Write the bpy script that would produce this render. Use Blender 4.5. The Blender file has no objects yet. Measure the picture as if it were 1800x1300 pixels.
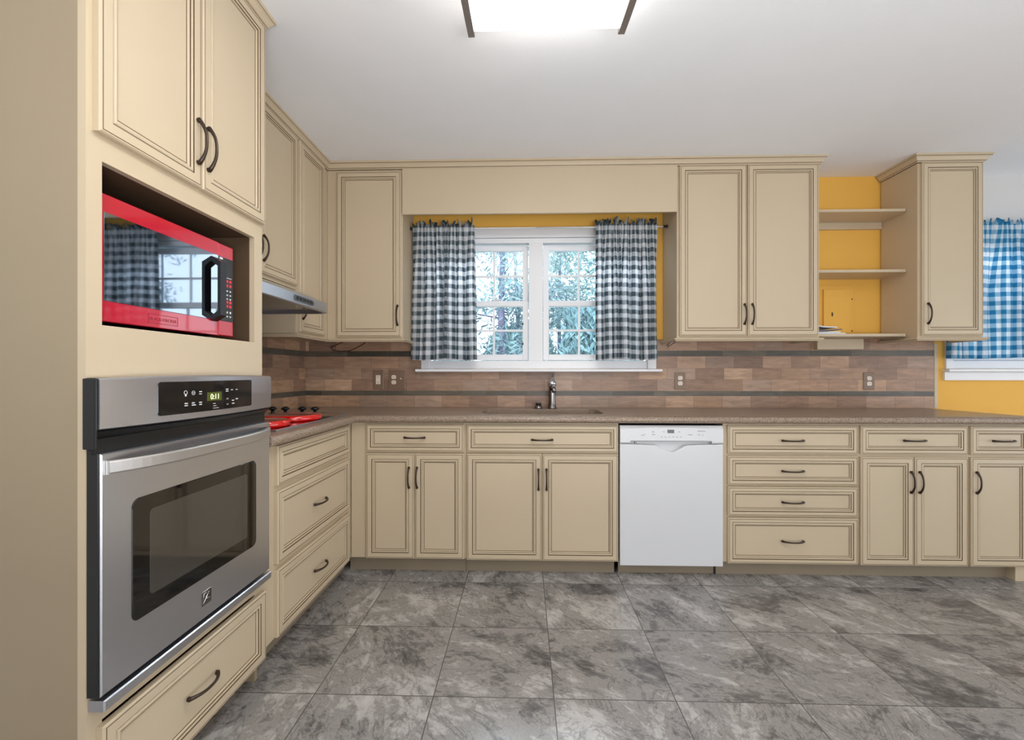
import bpy, bmesh, math, random
from mathutils import Vector, Matrix
R = random.Random(7)
C = bpy.context.scene.collection
V = Vector
PI = math.pi

# ------------------------------------------------------------------ materials
def srgb(r, g, b):
    f = lambda c: (c/255/12.92) if c/255 <= .04045 else ((c/255+.055)/1.055)**2.4
    return (f(r), f(g), f(b), 1)

def new_mat(name):
    m = bpy.data.materials.new(name); m.use_nodes = True
    nt = m.node_tree
    return m, nt, nt.nodes, nt.links, nt.nodes['Principled BSDF']

def mat(name, col, rough=.5, metal=0, noise=0, nscale=8, bump=0, bscale=60, spec=.5, coat=0, ior=1.5, emit=None, estr=0, stretch=None):
    m, nt, N, L, b = new_mat(name)
    b.inputs['Base Color'].default_value = col
    b.inputs['Roughness'].default_value = rough
    b.inputs['Metallic'].default_value = metal
    b.inputs['Specular IOR Level'].default_value = spec
    b.inputs['IOR'].default_value = ior
    b.inputs['Coat Weight'].default_value = coat
    if emit:
        b.inputs['Emission Color'].default_value = emit; b.inputs['Emission Strength'].default_value = estr
    tc = N.new('ShaderNodeTexCoord'); mp = N.new('ShaderNodeMapping')
    L.new(tc.outputs['Object'], mp.inputs['Vector'])
    if stretch: mp.inputs['Scale'].default_value = stretch
    if noise:
        t = N.new('ShaderNodeTexNoise'); t.inputs['Scale'].default_value = nscale; t.inputs['Detail'].default_value = 4
        L.new(mp.outputs['Vector'], t.inputs['Vector'])
        mx = N.new('ShaderNodeMix'); mx.data_type = 'RGBA'
        mx.inputs[6].default_value = tuple(max(0, c*(1-noise)) for c in col[:3])+(1,)
        mx.inputs[7].default_value = tuple(min(1, c*(1+noise)) for c in col[:3])+(1,)
        L.new(t.outputs['Fac'], mx.inputs[0]); L.new(mx.outputs[2], b.inputs['Base Color'])
    if bump:
        t2 = N.new('ShaderNodeTexNoise'); t2.inputs['Scale'].default_value = bscale; t2.inputs['Detail'].default_value = 3
        L.new(mp.outputs['Vector'], t2.inputs['Vector'])
        bp = N.new('ShaderNodeBump'); bp.inputs['Strength'].default_value = bump; bp.inputs['Distance'].default_value = .002
        L.new(t2.outputs['Fac'], bp.inputs['Height']); L.new(bp.outputs['Normal'], b.inputs['Normal'])
    return m

M = {}
M['paint'] = mat('cream_cabinet_paint', srgb(199, 181, 153), .4, noise=.03, nscale=3)
M['glaze'] = mat('brown_glaze', srgb(92, 70, 46), .5)
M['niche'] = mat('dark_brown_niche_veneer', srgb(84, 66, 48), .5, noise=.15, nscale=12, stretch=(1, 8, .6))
M['bronze'] = mat('oil_rubbed_bronze', srgb(74, 62, 54), .36, .75, noise=.2, nscale=40)
M['ceiling'] = mat('ceiling_paint', srgb(240, 240, 242), .9, noise=.02, nscale=5, bump=.25, bscale=160)
M['white'] = mat('white_trim_paint', srgb(236, 236, 238), .35, noise=.01)
M['vinyl'] = mat('white_vinyl', srgb(238, 239, 242), .3, noise=.01)
M['yellow'] = mat('yellow_wall_paint', srgb(236, 182, 82), .75, noise=.03, nscale=2, bump=.12, bscale=140)
M['offwhite'] = mat('off_white_wall_paint', srgb(214, 212, 210), .8, noise=.02)
M['side'] = mat('shaded_cabinet_paint', srgb(156, 140, 115), .5, noise=.04, nscale=2)  # cabinet paint darkened; the side panel's shade is put into its colour
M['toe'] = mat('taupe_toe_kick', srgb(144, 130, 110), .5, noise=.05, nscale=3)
M['black'] = mat('black_plastic', srgb(22, 22, 23), .35)
M['blackgap'] = mat('black_enamel', srgb(14, 14, 15), .5)
M['appliance_white'] = mat('white_enamel', srgb(214, 215, 217), .28, noise=.01)
M['grey_print'] = mat('grey_print', srgb(120, 122, 124), .5)
M['lcd'] = mat('dark_lcd', srgb(84, 88, 90), .2)
M['red'] = mat('crimson_enamel', srgb(186, 6, 42), .22, coat=1)
M['red_lid'] = mat('red_glossy_enamel', srgb(214, 16, 10), .1, coat=1)
M['pinkprint'] = mat('red_keypad_print', srgb(220, 40, 60), .4)
M['whiteprint'] = mat('white_print', srgb(222, 224, 226), .5)
M['darkred'] = mat('dark_red_print', srgb(140, 10, 40), .4)
M['mwglass'] = mat('dark_reflective_glass', srgb(150, 160, 172), .03, 1)
M['ovglass'] = mat('black_oven_glass', srgb(8, 8, 8), .04, ior=1.7)
M['ovinner'] = mat('oven_window_glass', srgb(62, 58, 52), .06, ior=1.7)
M['ovpanel'] = mat('black_glass_panel', srgb(20, 20, 18), .08, ior=1.6)
M['lcdgreen'] = mat('green_display', srgb(70, 76, 30), .2, emit=srgb(120, 130, 40), estr=.12)
M['digit'] = mat('lit_digits', srgb(240, 250, 200), .4, emit=srgb(235, 245, 190), estr=.9)
M['chrome'] = mat('chrome', srgb(225, 226, 230), .12, 1)
M['satin'] = mat('satin_steel_bar', srgb(200, 196, 192), .45, 1)
M['nickel'] = mat('dark_brushed_nickel', srgb(132, 128, 126), .24, 1, noise=.1, nscale=30)
M['sinksteel'] = mat('sink_steel', srgb(190, 190, 192), .3, 1)
M['cooktop'] = mat('black_ceramic_glass', srgb(16, 14, 14), .06, coat=.5)
M['plate'] = mat('brown_outlet_plate', srgb(128, 104, 86), .35, noise=.08, nscale=30)
M['ivory'] = mat('ivory_receptacle', srgb(236, 222, 206), .35)
M['slot'] = mat('dark_slot', srgb(40, 32, 28), .6)
M['paper'] = mat('printed_paper', srgb(226, 226, 230), .7, noise=.06, nscale=20)
M['paper_dark'] = mat('dark_printed_paper', srgb(96, 100, 112), .6, noise=.15, nscale=30)
M['cable'] = mat('dark_brown_cable', srgb(58, 32, 26), .5)
M['lampmetal'] = mat('brushed_bronze', srgb(136, 124, 116), .4, .35, noise=.08, nscale=20)
M['trunk'] = mat('pine_bark', srgb(116, 118, 148), .9, noise=.3, nscale=6)
M['needle'] = mat('blue_green_needles', srgb(126, 160, 170), .8, noise=.35, nscale=1.2)
M['needle2'] = mat('pale_teal_leaves', srgb(138, 174, 178), .8, noise=.3, nscale=1.5)
M['shrub'] = mat('blue_green_shrub', srgb(118, 156, 168), .8, noise=.35, nscale=2)
M['grass'] = mat('meadow_grass', srgb(90, 120, 118), .9, noise=.3, nscale=3)

def steel_mat():
    m, nt, N, L, b = new_mat('brushed_stainless')
    b.inputs['Base Color'].default_value = srgb(206, 208, 214); b.inputs['Metallic'].default_value = 1
    b.inputs['Roughness'].default_value = .33
    tc = N.new('ShaderNodeTexCoord'); mp = N.new('ShaderNodeMapping'); mp.inputs['Scale'].default_value = (2, 2, 220)
    L.new(tc.outputs['Object'], mp.inputs['Vector'])
    t = N.new('ShaderNodeTexNoise'); t.inputs['Scale'].default_value = 3; t.inputs['Detail'].default_value = 3
    L.new(mp.outputs['Vector'], t.inputs['Vector'])
    mr = N.new('ShaderNodeMapRange'); mr.inputs[3].default_value = .24; mr.inputs[4].default_value = .38
    L.new(t.outputs['Fac'], mr.inputs[0]); L.new(mr.outputs[0], b.inputs['Roughness'])
    bp = N.new('ShaderNodeBump'); bp.inputs['Strength'].default_value = .05; bp.inputs['Distance'].default_value = .001
    L.new(t.outputs['Fac'], bp.inputs['Height']); L.new(bp.outputs['Normal'], b.inputs['Normal'])
    return m
M['steel'] = steel_mat()

def glass_mat():
    m = bpy.data.materials.new('window_glass'); m.use_nodes = True
    nt = m.node_tree; N = nt.nodes; L = nt.links
    N.remove(N['Principled BSDF'])
    out = N['Material Output']
    tr = N.new('ShaderNodeBsdfTransparent'); tr.inputs[0].default_value = (.96, .985, 1, 1)
    gl = N.new('ShaderNodeBsdfGlossy'); gl.inputs['Roughness'].default_value = .01
    fr = N.new('ShaderNodeFresnel'); fr.inputs[0].default_value = 1.35
    mx = N.new('ShaderNodeMixShader')
    L.new(fr.outputs[0], mx.inputs[0]); L.new(tr.outputs[0], mx.inputs[1]); L.new(gl.outputs[0], mx.inputs[2])
    L.new(mx.outputs[0], out.inputs[0])
    return m
M['glass'] = glass_mat()

def diffuser_mat():
    m, nt, N, L, b = new_mat('lit_white_diffuser')
    b.inputs['Base Color'].default_value = (.9, .9, .86, 1)
    b.inputs['Emission Color'].default_value = (1, .99, .965, 1)
    b.inputs['Emission Strength'].default_value = LAMP
    return m

def granite_mat():
    m, nt, N, L, b = new_mat('speckled_brown_worktop')
    tc = N.new('ShaderNodeTexCoord')
    t = N.new('ShaderNodeTexNoise'); t.inputs['Scale'].default_value = 230; t.inputs['Detail'].default_value = 3; t.inputs['Roughness'].default_value = .7
    L.new(tc.outputs['Object'], t.inputs['Vector'])
    r = N.new('ShaderNodeValToRGB'); e = r.color_ramp.elements
    e[0].position = .36; e[0].color = srgb(74, 58, 46)
    e[1].position = .66; e[1].color = srgb(196, 178, 158)
    x = r.color_ramp.elements.new(.47); x.color = srgb(140, 120, 102)
    x = r.color_ramp.elements.new(.56); x.color = srgb(166, 146, 128)
    L.new(t.outputs['Fac'], r.inputs[0]); L.new(r.outputs[0], b.inputs['Base Color'])
    b.inputs['Roughness'].default_value = .28
    return m
M['granite'] = granite_mat()

def floor_mat():
    m, nt, N, L, b = new_mat('grey_slate_look_tile')
    tc = N.new('ShaderNodeTexCoord')
    sx = N.new('ShaderNodeSeparateXYZ'); L.new(tc.outputs['Object'], sx.inputs[0])
    def mth(op, a, bv=None, c=None):
        n = N.new('ShaderNodeMath'); n.operation = op
        for i, v in enumerate((a, bv, c)):
            if v is None: continue
            if isinstance(v, (int, float)): n.inputs[i].default_value = v
            else: L.new(v, n.inputs[i])
        return n.outputs[0]
    u = mth('DIVIDE', mth('SUBTRACT', sx.outputs[0], .110), .4525)
    v = mth('DIVIDE', mth('SUBTRACT', sx.outputs[1], 2.130), .4575)
    iu, iv = mth('FLOOR', u), mth('FLOOR', v)
    fu, fv = mth('SUBTRACT', u, iu), mth('SUBTRACT', v, iv)
    du = mth('MINIMUM', fu, mth('SUBTRACT', 1, fu)); dv = mth('MINIMUM', fv, mth('SUBTRACT', 1, fv))
    d = mth('MINIMUM', du, dv)
    grout = mth('LESS_THAN', d, .0042)
    cid = N.new('ShaderNodeCombineXYZ'); L.new(iu, cid.inputs[0]); L.new(iv, cid.inputs[1])
    wn = N.new('ShaderNodeTexWhiteNoise'); wn.noise_dimensions = '3D'; L.new(cid.outputs[0], wn.inputs['Vector'])
    # every tile is cut from another spot and turned by its own angle
    off = N.new('ShaderNodeVectorMath'); off.operation = 'SCALE'; off.inputs['Scale'].default_value = 40; L.new(wn.outputs['Color'], off.inputs[0])
    loc = N.new('ShaderNodeVectorMath'); loc.operation = 'ADD'; L.new(tc.outputs['Object'], loc.inputs[0]); L.new(off.outputs[0], loc.inputs[1])
    rot = N.new('ShaderNodeVectorRotate'); rot.rotation_type = 'Z_AXIS'
    L.new(loc.outputs[0], rot.inputs['Vector']); L.new(mth('ADD', mth('MULTIPLY', wn.outputs['Value'], 1.6), .2), rot.inputs['Angle'])
    mp = N.new('ShaderNodeMapping'); mp.inputs['Scale'].default_value = (1.0, 1.7, 1); L.new(rot.outputs[0], mp.inputs['Vector'])
    n1 = N.new('ShaderNodeTexNoise'); n1.inputs['Scale'].default_value = 2.6; n1.inputs['Detail'].default_value = 10
    n1.inputs['Roughness'].default_value = .68; n1.inputs['Distortion'].default_value = .7; L.new(mp.outputs[0], n1.inputs['Vector'])
    n2 = N.new('ShaderNodeTexNoise'); n2.inputs['Scale'].default_value = 16; n2.inputs['Detail'].default_value = 8
    n2.inputs['Roughness'].default_value = .75; n2.inputs['Distortion'].default_value = .6; L.new(mp.outputs[0], n2.inputs['Vector'])
    f = mth('ADD', mth('MULTIPLY', n1.outputs['Fac'], .66), mth('MULTIPLY', n2.outputs['Fac'], .34))
    f = mth('ADD', f, mth('MULTIPLY', mth('SUBTRACT', wn.outputs['Value'], .5), .05))
    r = N.new('ShaderNodeValToRGB'); e = r.color_ramp.elements
    e[0].position = .36; e[0].color = srgb(78, 76, 75)
    e[1].position = .64; e[1].color = srgb(190, 187, 184)
    for p, c in ((.43, (112, 109, 107)), (.485, (153, 149, 145)), (.505, (135, 131, 128)), (.56, (174, 170, 166))):
        x = r.color_ramp.elements.new(p); x.color = srgb(*c)
    L.new(f, r.inputs[0])
    n3 = N.new('ShaderNodeTexNoise'); n3.inputs['Scale'].default_value = 3.4; n3.inputs['Detail'].default_value = 6
    n3.inputs['Roughness'].default_value = .6; n3.inputs['Distortion'].default_value = 1.6; L.new(mp.outputs[0], n3.inputs['Vector'])
    vr = N.new('ShaderNodeMapRange'); vr.interpolation_type = 'SMOOTHSTEP'; vr.inputs[2].default_value = .022; vr.inputs[3].default_value = .66; vr.inputs[4].default_value = 1.0
    L.new(mth('ABSOLUTE', mth('SUBTRACT', n3.outputs['Fac'], .5)), vr.inputs[0])
    vm = N.new('ShaderNodeVectorMath'); vm.operation = 'SCALE'; L.new(r.outputs[0], vm.inputs[0]); L.new(vr.outputs[0], vm.inputs['Scale'])
    mx = N.new('ShaderNodeMix'); mx.data_type = 'RGBA'; mx.inputs[7].default_value = srgb(84, 82, 80)
    L.new(grout, mx.inputs[0]); L.new(vm.outputs[0], mx.inputs[6]); L.new(mx.outputs[2], b.inputs['Base Color'])
    b.inputs['Roughness'].default_value = .22
    bp = N.new('ShaderNodeBump'); bp.inputs['Strength'].default_value = .16; bp.inputs['Distance'].default_value = .003
    L.new(mth('SUBTRACT', f, mth('MULTIPLY', grout, .4)), bp.inputs['Height']); L.new(bp.outputs['Normal'], b.inputs['Normal'])
    return m
M['floor'] = floor_mat()

def tile_mat():
    """backsplash: the colour of each tile sits in the mesh, veins and joints come from noise and the tile's own UV"""
    m, nt, N, L, b = new_mat('brown_stone_tile')
    at = N.new('ShaderNodeVertexColor'); at.layer_name = 'tile'
    uv = N.new('ShaderNodeUVMap'); uv.uv_map = 'joint'
    tc = N.new('ShaderNodeTexCoord')
    mp = N.new('ShaderNodeMapping'); mp.inputs['Scale'].default_value = (7, 7, 34); L.new(tc.outputs['Object'], mp.inputs['Vector'])
    t = N.new('ShaderNodeTexNoise'); t.inputs['Scale'].default_value = 1; t.inputs['Detail'].default_value = 7; t.inputs['Roughness'].default_value = .65; t.inputs['Distortion'].default_value = .8
    L.new(mp.outputs[0], t.inputs['Vector'])
    mr = N.new('ShaderNodeMapRange'); mr.inputs[1].default_value = .3; mr.inputs[2].default_value = .7; mr.inputs[3].default_value = .74; mr.inputs[4].default_value = 1.24
    L.new(t.outputs['Fac'], mr.inputs[0])
    ml = N.new('ShaderNodeVectorMath'); ml.operation = 'SCALE'; L.new(at.outputs['Color'], ml.inputs[0]); L.new(mr.outputs[0], ml.inputs['Scale'])
    s = N.new('ShaderNodeSeparateXYZ'); L.new(uv.outputs[0], s.inputs[0])
    def mth(op, a, bv):
        n = N.new('ShaderNodeMath'); n.operation = op
        for i, v in enumerate((a, bv)):
            if isinstance(v, (int, float)): n.inputs[i].default_value = v
            else: L.new(v, n.inputs[i])
        return n.outputs[0]
    j = mth('LESS_THAN', mth('MINIMUM', s.outputs[0], s.outputs[1]), .0011)   # UV = metres to the nearest vertical / horizontal joint
    mx = N.new('ShaderNodeMix'); mx.data_type = 'RGBA'; mx.inputs[7].default_value = srgb(126, 101, 86)
    L.new(j, mx.inputs[0]); L.new(ml.outputs[0], mx.inputs[6]); L.new(mx.outputs[2], b.inputs['Base Color'])
    b.inputs['Roughness'].default_value = .4
    return m
M['tile'] = tile_mat()

def gingham_mat(name, dark, mid, light, trans):
    m = bpy.data.materials.new(name); m.use_nodes = True
    nt = m.node_tree; N = nt.nodes; L = nt.links
    N.remove(N['Principled BSDF']); out = N['Material Output']
    uv = N.new('ShaderNodeUVMap'); uv.uv_map = 'cloth'
    s = N.new('ShaderNodeSeparateXYZ'); L.new(uv.outputs[0], s.inputs[0])
    def mth(op, a, bv=0.):
        n = N.new('ShaderNodeMath'); n.operation = op
        for i, v in enumerate((a, bv)):
            if isinstance(v, (int, float)): n.inputs[i].default_value = v
            else: L.new(v, n.inputs[i])
        return n.outputs[0]
    P_ = .0625
    a = mth('LESS_THAN', mth('FRACT', mth('DIVIDE', s.outputs[0], P_)), .5)
    c = mth('LESS_THAN', mth('FRACT', mth('DIVIDE', s.outputs[1], P_)), .5)
    k = mth('MULTIPLY', mth('ADD', a, c), .5)
    r = N.new('ShaderNodeValToRGB'); r.color_ramp.interpolation = 'CONSTANT'
    e = r.color_ramp.elements
    e[0].position = 0; e[0].color = light; e[1].position = .75; e[1].color = dark
    x = e.new(.25); x.color = mid
    L.new(k, r.inputs[0])
    w = N.new('ShaderNodeTexNoise'); w.inputs['Scale'].default_value = 500; L.new(uv.outputs[0], w.inputs['Vector'])
    df = N.new('ShaderNodeBsdfDiffuse'); tl = N.new('ShaderNodeBsdfTranslucent')
    L.new(r.outputs[0], df.inputs[0]); L.new(r.outputs[0], tl.inputs[0])
    bp = N.new('ShaderNodeBump'); bp.inputs['Strength'].default_value = .2; bp.inputs['Distance'].default_value = .0005
    L.new(w.outputs['Fac'], bp.inputs['Height']); L.new(bp.outputs['Normal'], df.inputs['Normal'])
    mx = N.new('ShaderNodeMixShader'); mx.inputs[0].default_value = trans
    L.new(df.outputs[0], mx.inputs[1]); L.new(tl.outputs[0], mx.inputs[2])
    tp = N.new('ShaderNodeBsdfTransparent'); L.new(r.outputs[0], tp.inputs[0]); m2 = N.new('ShaderNodeMixShader'); m2.inputs[0].default_value = .22
    L.new(mx.outputs[0], m2.inputs[1]); L.new(tp.outputs[0], m2.inputs[2]); L.new(m2.outputs[0], out.inputs[0])
    return m
M['gingham'] = gingham_mat('navy_gingham_cotton', srgb(108, 124, 134), srgb(200, 206, 210), srgb(250, 250, 252), .5)
M['gingham_skylit'] = gingham_mat('skylit_gingham_cotton', srgb(80, 168, 206), srgb(182, 218, 236), srgb(250, 252, 255), .55)

# ------------------------------------------------------------------ mesh helpers
class MB:
    def __init__(s): s.bm = bmesh.new()
    def box(s, x0, x1, y0, y1, z0, z1, mi=0, bev=0):
        bm = s.bm
        vs = [bm.verts.new((x, y, z)) for x in (x0, x1) for y in (y0, y1) for z in (z0, z1)]
        fs = []
        for q in ((0, 1, 3, 2), (4, 6, 7, 5), (0, 4, 5, 1), (2, 3, 7, 6), (0, 2, 6, 4), (1, 5, 7, 3)):
            f = bm.faces.new([vs[i] for i in q]); f.material_index = mi; fs.append(f)
        if bev:
            es = list({e for f in fs for e in f.edges})
            bmesh.ops.bevel(bm, geom=es, offset=bev, segments=2, affect='EDGES', profile=.6, clamp_overlap=True)
        return s
    def fbox(s, fr, a0, a1, b0, b1, c0, c1, mi=0, bev=0):
        p, q = fr(a0, b0, c0), fr(a1, b1, c1)
        return s.box(min(p.x, q.x), max(p.x, q.x), min(p.y, q.y), max(p.y, q.y), min(p.z, q.z), max(p.z, q.z), mi, bev)
    def ring_stack(s, rings, cap0=True, cap1=True, closed=True, mis=None, smooth=True):
        bm = s.bm
        R_ = [[bm.verts.new(p) for p in r] for r in rings]
        n = len(R_[0])
        for k in range(len(R_)-1):
            for i in range(n if closed else n-1):
                j = (i+1) % n
                f = bm.faces.new((R_[k][i], R_[k][j], R_[k+1][j], R_[k+1][i]))
                f.smooth = smooth
                if mis: f.material_index = mis[k]
        if cap0:
            f = bm.faces.new(list(reversed(R_[0])))
            if mis: f.material_index = mis[0]
        if cap1:
            f = bm.faces.new(R_[-1])
            if mis: f.material_index = mis[-1]
        return s
    def tube(s, pts, rad, n=10, flat=1.0, up=None):
        pts = [V(p) for p in pts]; rings = []
        if not hasattr(rad, '__len__'): rad = [rad]*len(pts)
        pu = None
        for i, p in enumerate(pts):
            t = (pts[min(i+1, len(pts)-1)]-pts[max(i-1, 0)]).normalized()
            if pu is None:
                pu = V(up) if up else (V((0, 0, 1)) if abs(t.z) < .9 else V((1, 0, 0)))
            u = (pu-t*pu.dot(t)).normalized(); w = t.cross(u); pu = u
            rings.append([p+(u*math.cos(a)*flat+w*math.sin(a))*rad[i] for a in [2*PI*k/n for k in range(n)]])
        return s.ring_stack(rings)
    def lathe(s, c, prof, n=28, axis='z', mis=None):
        c = V(c); rings = []
        for r, h in prof:
            ring = []
            for k in range(n):
                a = 2*PI*k/n
                if axis == 'z': ring.append(c+V((r*math.cos(a), r*math.sin(a), h)))
                elif axis == 'y': ring.append(c+V((r*math.cos(a), -h, r*math.sin(a))))
                else: ring.append(c+V((h, r*math.cos(a), r*math.sin(a))))
            rings.append(ring)
        return s.ring_stack(rings, mis=mis)
    def sweep(s, path, prof, side=1, pm=None):
        """profile (out, z) swept along a horizontal polyline with mitred corners; out is to the right of travel for side=1"""
        pts = [V((p[0], p[1], 0)) for p in path]; n = len(pts); rings = []
        for i in range(n):
            d0 = (pts[i]-pts[i-1]).normalized() if i else None
            d1 = (pts[i+1]-pts[i]).normalized() if i < n-1 else None
            nr = lambda d: V((d.y, -d.x, 0))*side
            if d0 is None: m = nr(d1)
            elif d1 is None: m = nr(d0)
            else:
                a, b = nr(d0), nr(d1); m = (a+b); m = m/(1+a.dot(b))
            rings.append([pts[i]+m*o+V((0, 0, z)) for o, z in prof])
        k0 = len(s.bm.faces)
        s.ring_stack(rings, smooth=False)
        if pm:
            s.bm.faces.ensure_lookup_table(); m_ = len(prof)
            for i in range((n-1)*m_): s.bm.faces[k0+i].material_index = pm[i % m_]
        return s
    def build(s, name, mats, parent=None, smooth=False, loc=None):
        bm = s.bm
        bmesh.ops.recalc_face_normals(bm, faces=bm.faces)
        if parent is not None or loc is not None:
            o = wloc(parent) if loc is None else V(loc)
            bmesh.ops.translate(bm, verts=bm.verts, vec=-o)
        me = bpy.data.meshes.new(name); bm.to_mesh(me); bm.free()
        if not isinstance(mats, (list, tuple)): mats = [mats]
        for m in mats: me.materials.append(m)
        if smooth:
            for p in me.polygons: p.use_smooth = True
        ob = bpy.data.objects.new(name, me); C.objects.link(ob)
        if parent is not None: ob.parent = parent
        elif loc is not None: ob.location = loc
        return ob

def wloc(o):
    l = V((0, 0, 0))
    while o is not None: l = l+o.location; o = o.parent
    return l

def thing(name, label, cat, loc, group=None):
    o = bpy.data.objects.new(name, None); C.objects.link(o); o.location = loc; o.empty_display_size = .1
    o['label'] = label; o['category'] = cat
    if group: o['group'] = group
    return o
def tag(o, label, cat, group=None, kind=None):
    o['label'] = label; o['category'] = cat
    if group: o['group'] = group
    if kind: o['kind'] = kind
    return o
def struct(o, label=None):
    o['kind'] = 'structure'
    if label: o['label'] = label
    return o

class Fr:
    """frame of a cabinet face: a along the face, b up, c out of the face"""
    def __init__(s, o, U, Nn): s.o, s.U, s.N = V(o), V(U), V(Nn)
    def __call__(s, a, b, c): return s.o+s.U*a+V((0, 0, b))+s.N*c
BACKRUN = lambda y: Fr((0, y, 0), (1, 0, 0), (0, -1, 0))
LEFTRUN = lambda x: Fr((x, 0, 0), (0, 1, 0), (1, 0, 0))

def front(parent, name, fr, a0, a1, b0, b1, t=.02, st=.034, label=None):
    """a glazed door or drawer front: flat stile, two glaze lines, a bead and a recessed flat panel"""
    mb = MB(); bm = mb.bm
    prof = [(0, 0, 0), (0, t-.004, 0), (.0035, t, 0), (.0065, t, 0), (.0074, t-.0012, 1), (.0090, t, 1), (st-.0004, t, 0), (st+.0012, t-.003, 1), (st+.0028, t-.003, 1),
            (st+.0044, t-.0004, 0), (st+.009, t+.0006, 0), (st+.0125, t-.001, 0), (st+.0143, t-.0042, 1), (st+.0170, t-.0044, 0), (st+.0195, t-.0088, 0), (st+.0226, t-.0092, 1)]
    rings = []
    for i, (d, c, m) in enumerate(prof):
        rings.append([bm.verts.new(fr(a, b, c)) for a, b in ((a0+d, b0+d), (a1-d, b0+d), (a1-d, b1-d), (a0+d, b1-d))])
    for k in range(len(prof)-1):
        for i in range(4):
            j = (i+1) % 4
            f = bm.faces.new((rings[k][i], rings[k][j], rings[k+1][j], rings[k+1][i])); f.material_index = prof[k+1][2]
    bm.faces.new(rings[-1]); bm.faces.new(list(reversed(rings[0])))
    o = mb.build(name, [M['paint'], M['glaze']], parent)
    if label: o['label'] = label
    return o

def pull(parent, fr, a, b, c, vert, L=.125):
    """dark bronze bow pull"""
    mb = MB(); pts = []; rad = []
    n = 14
    for i in range(n+1):
        s = -1+2*i/n
        out = c+.003+.026*(1-abs(s)**2.6)
        q = s*L/2*(1-.06*(1-abs(s)))
        pts.append(fr(a, b+q, out) if vert else fr(a+q, b, out))
        rad.append(.0044+.0026*abs(s)**3)
    mb.tube(pts, rad, 10)
    for s in (-1, 1):
        p = [(s*L/2*.94, c), (s*L/2*.95, c+.004), (s*L/2*.93, c+.010)]
        mb.tube([fr(a, b+q, o) if vert else fr(a+q, b, o) for q, o in p], [.0075, .007, .0045], 10)
    return mb.build('handle', M['bronze'], parent, smooth=True)

# light levels
LAMP = 7.0
M['diffuser'] = diffuser_mat()
CEIL = 2.640
YB = 3.31       # back wall face
XL = -1.649     # left wall face

# ------------------------------------------------------------------ setting
struct(MB().box(-1.8, 6.2, -2.6, 3.45, -.12, 0).build('floor', M['floor']), 'grey slate look tile floor')
struct(MB().box(-1.8, 6.2, -2.6, 3.45, CEIL, CEIL+.15).build('ceiling', M['ceiling']), 'pale grey ceiling')
struct(MB().box(XL-.15, XL, -2.6, 3.45, 0, CEIL).build('wall_left', M['offwhite']), 'off white left wall behind the cabinets')
# back wall with two window openings: W1, W2 = (x0, x1, z0, z1)
W1 = (-.768, .965, 1.245, 2.292)
W2 = (3.03, 4.45, 1.245, 2.26)
def wall_back():
    mb = MB()
    xs = [XL, W1[0], W1[1], W2[0], W2[1], 6.2]
    for i in range(5):
        if i in (1, 3):
            w = W1 if i == 1 else W2
            mb.box(xs[i], xs[i+1], YB, YB+.14, 0, w[2])
            mb.box(xs[i], xs[i+1], YB, YB+.14, w[3], CEIL, 1 if i == 3 else 0)
        else:
            mb.box(xs[i], xs[i+1], YB, YB+.14, 0, 2.26 if i == 4 else CEIL)
            if i == 4: mb.box(xs[i], xs[i+1], YB, YB+.14, 2.26, CEIL, 1)
    bmesh.ops.remove_doubles(mb.bm, verts=mb.bm.verts, dist=1e-5)
    return mb.build('wall_back', [M['yellow'], M['offwhite']])
struct(wall_back(), 'yellow back wall with two windows')
struct(MB().box(2.992, 3.03, YB-.004, YB, 2.26, CEIL).build('trim_1', M['offwhite']), 'off white wall band above the right window')
struct(MB().box(XL-.15, 6.2, -2.75, -2.6, -.12, CEIL+.15).build('wall_front', M['offwhite']), 'wall behind the viewer')

struct(MB().box(6.2, 6.35, -2.75, 3.45, -.12, CEIL+.15).build('wall_right', M['offwhite']), 'wall at the far end of the dining room')

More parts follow.
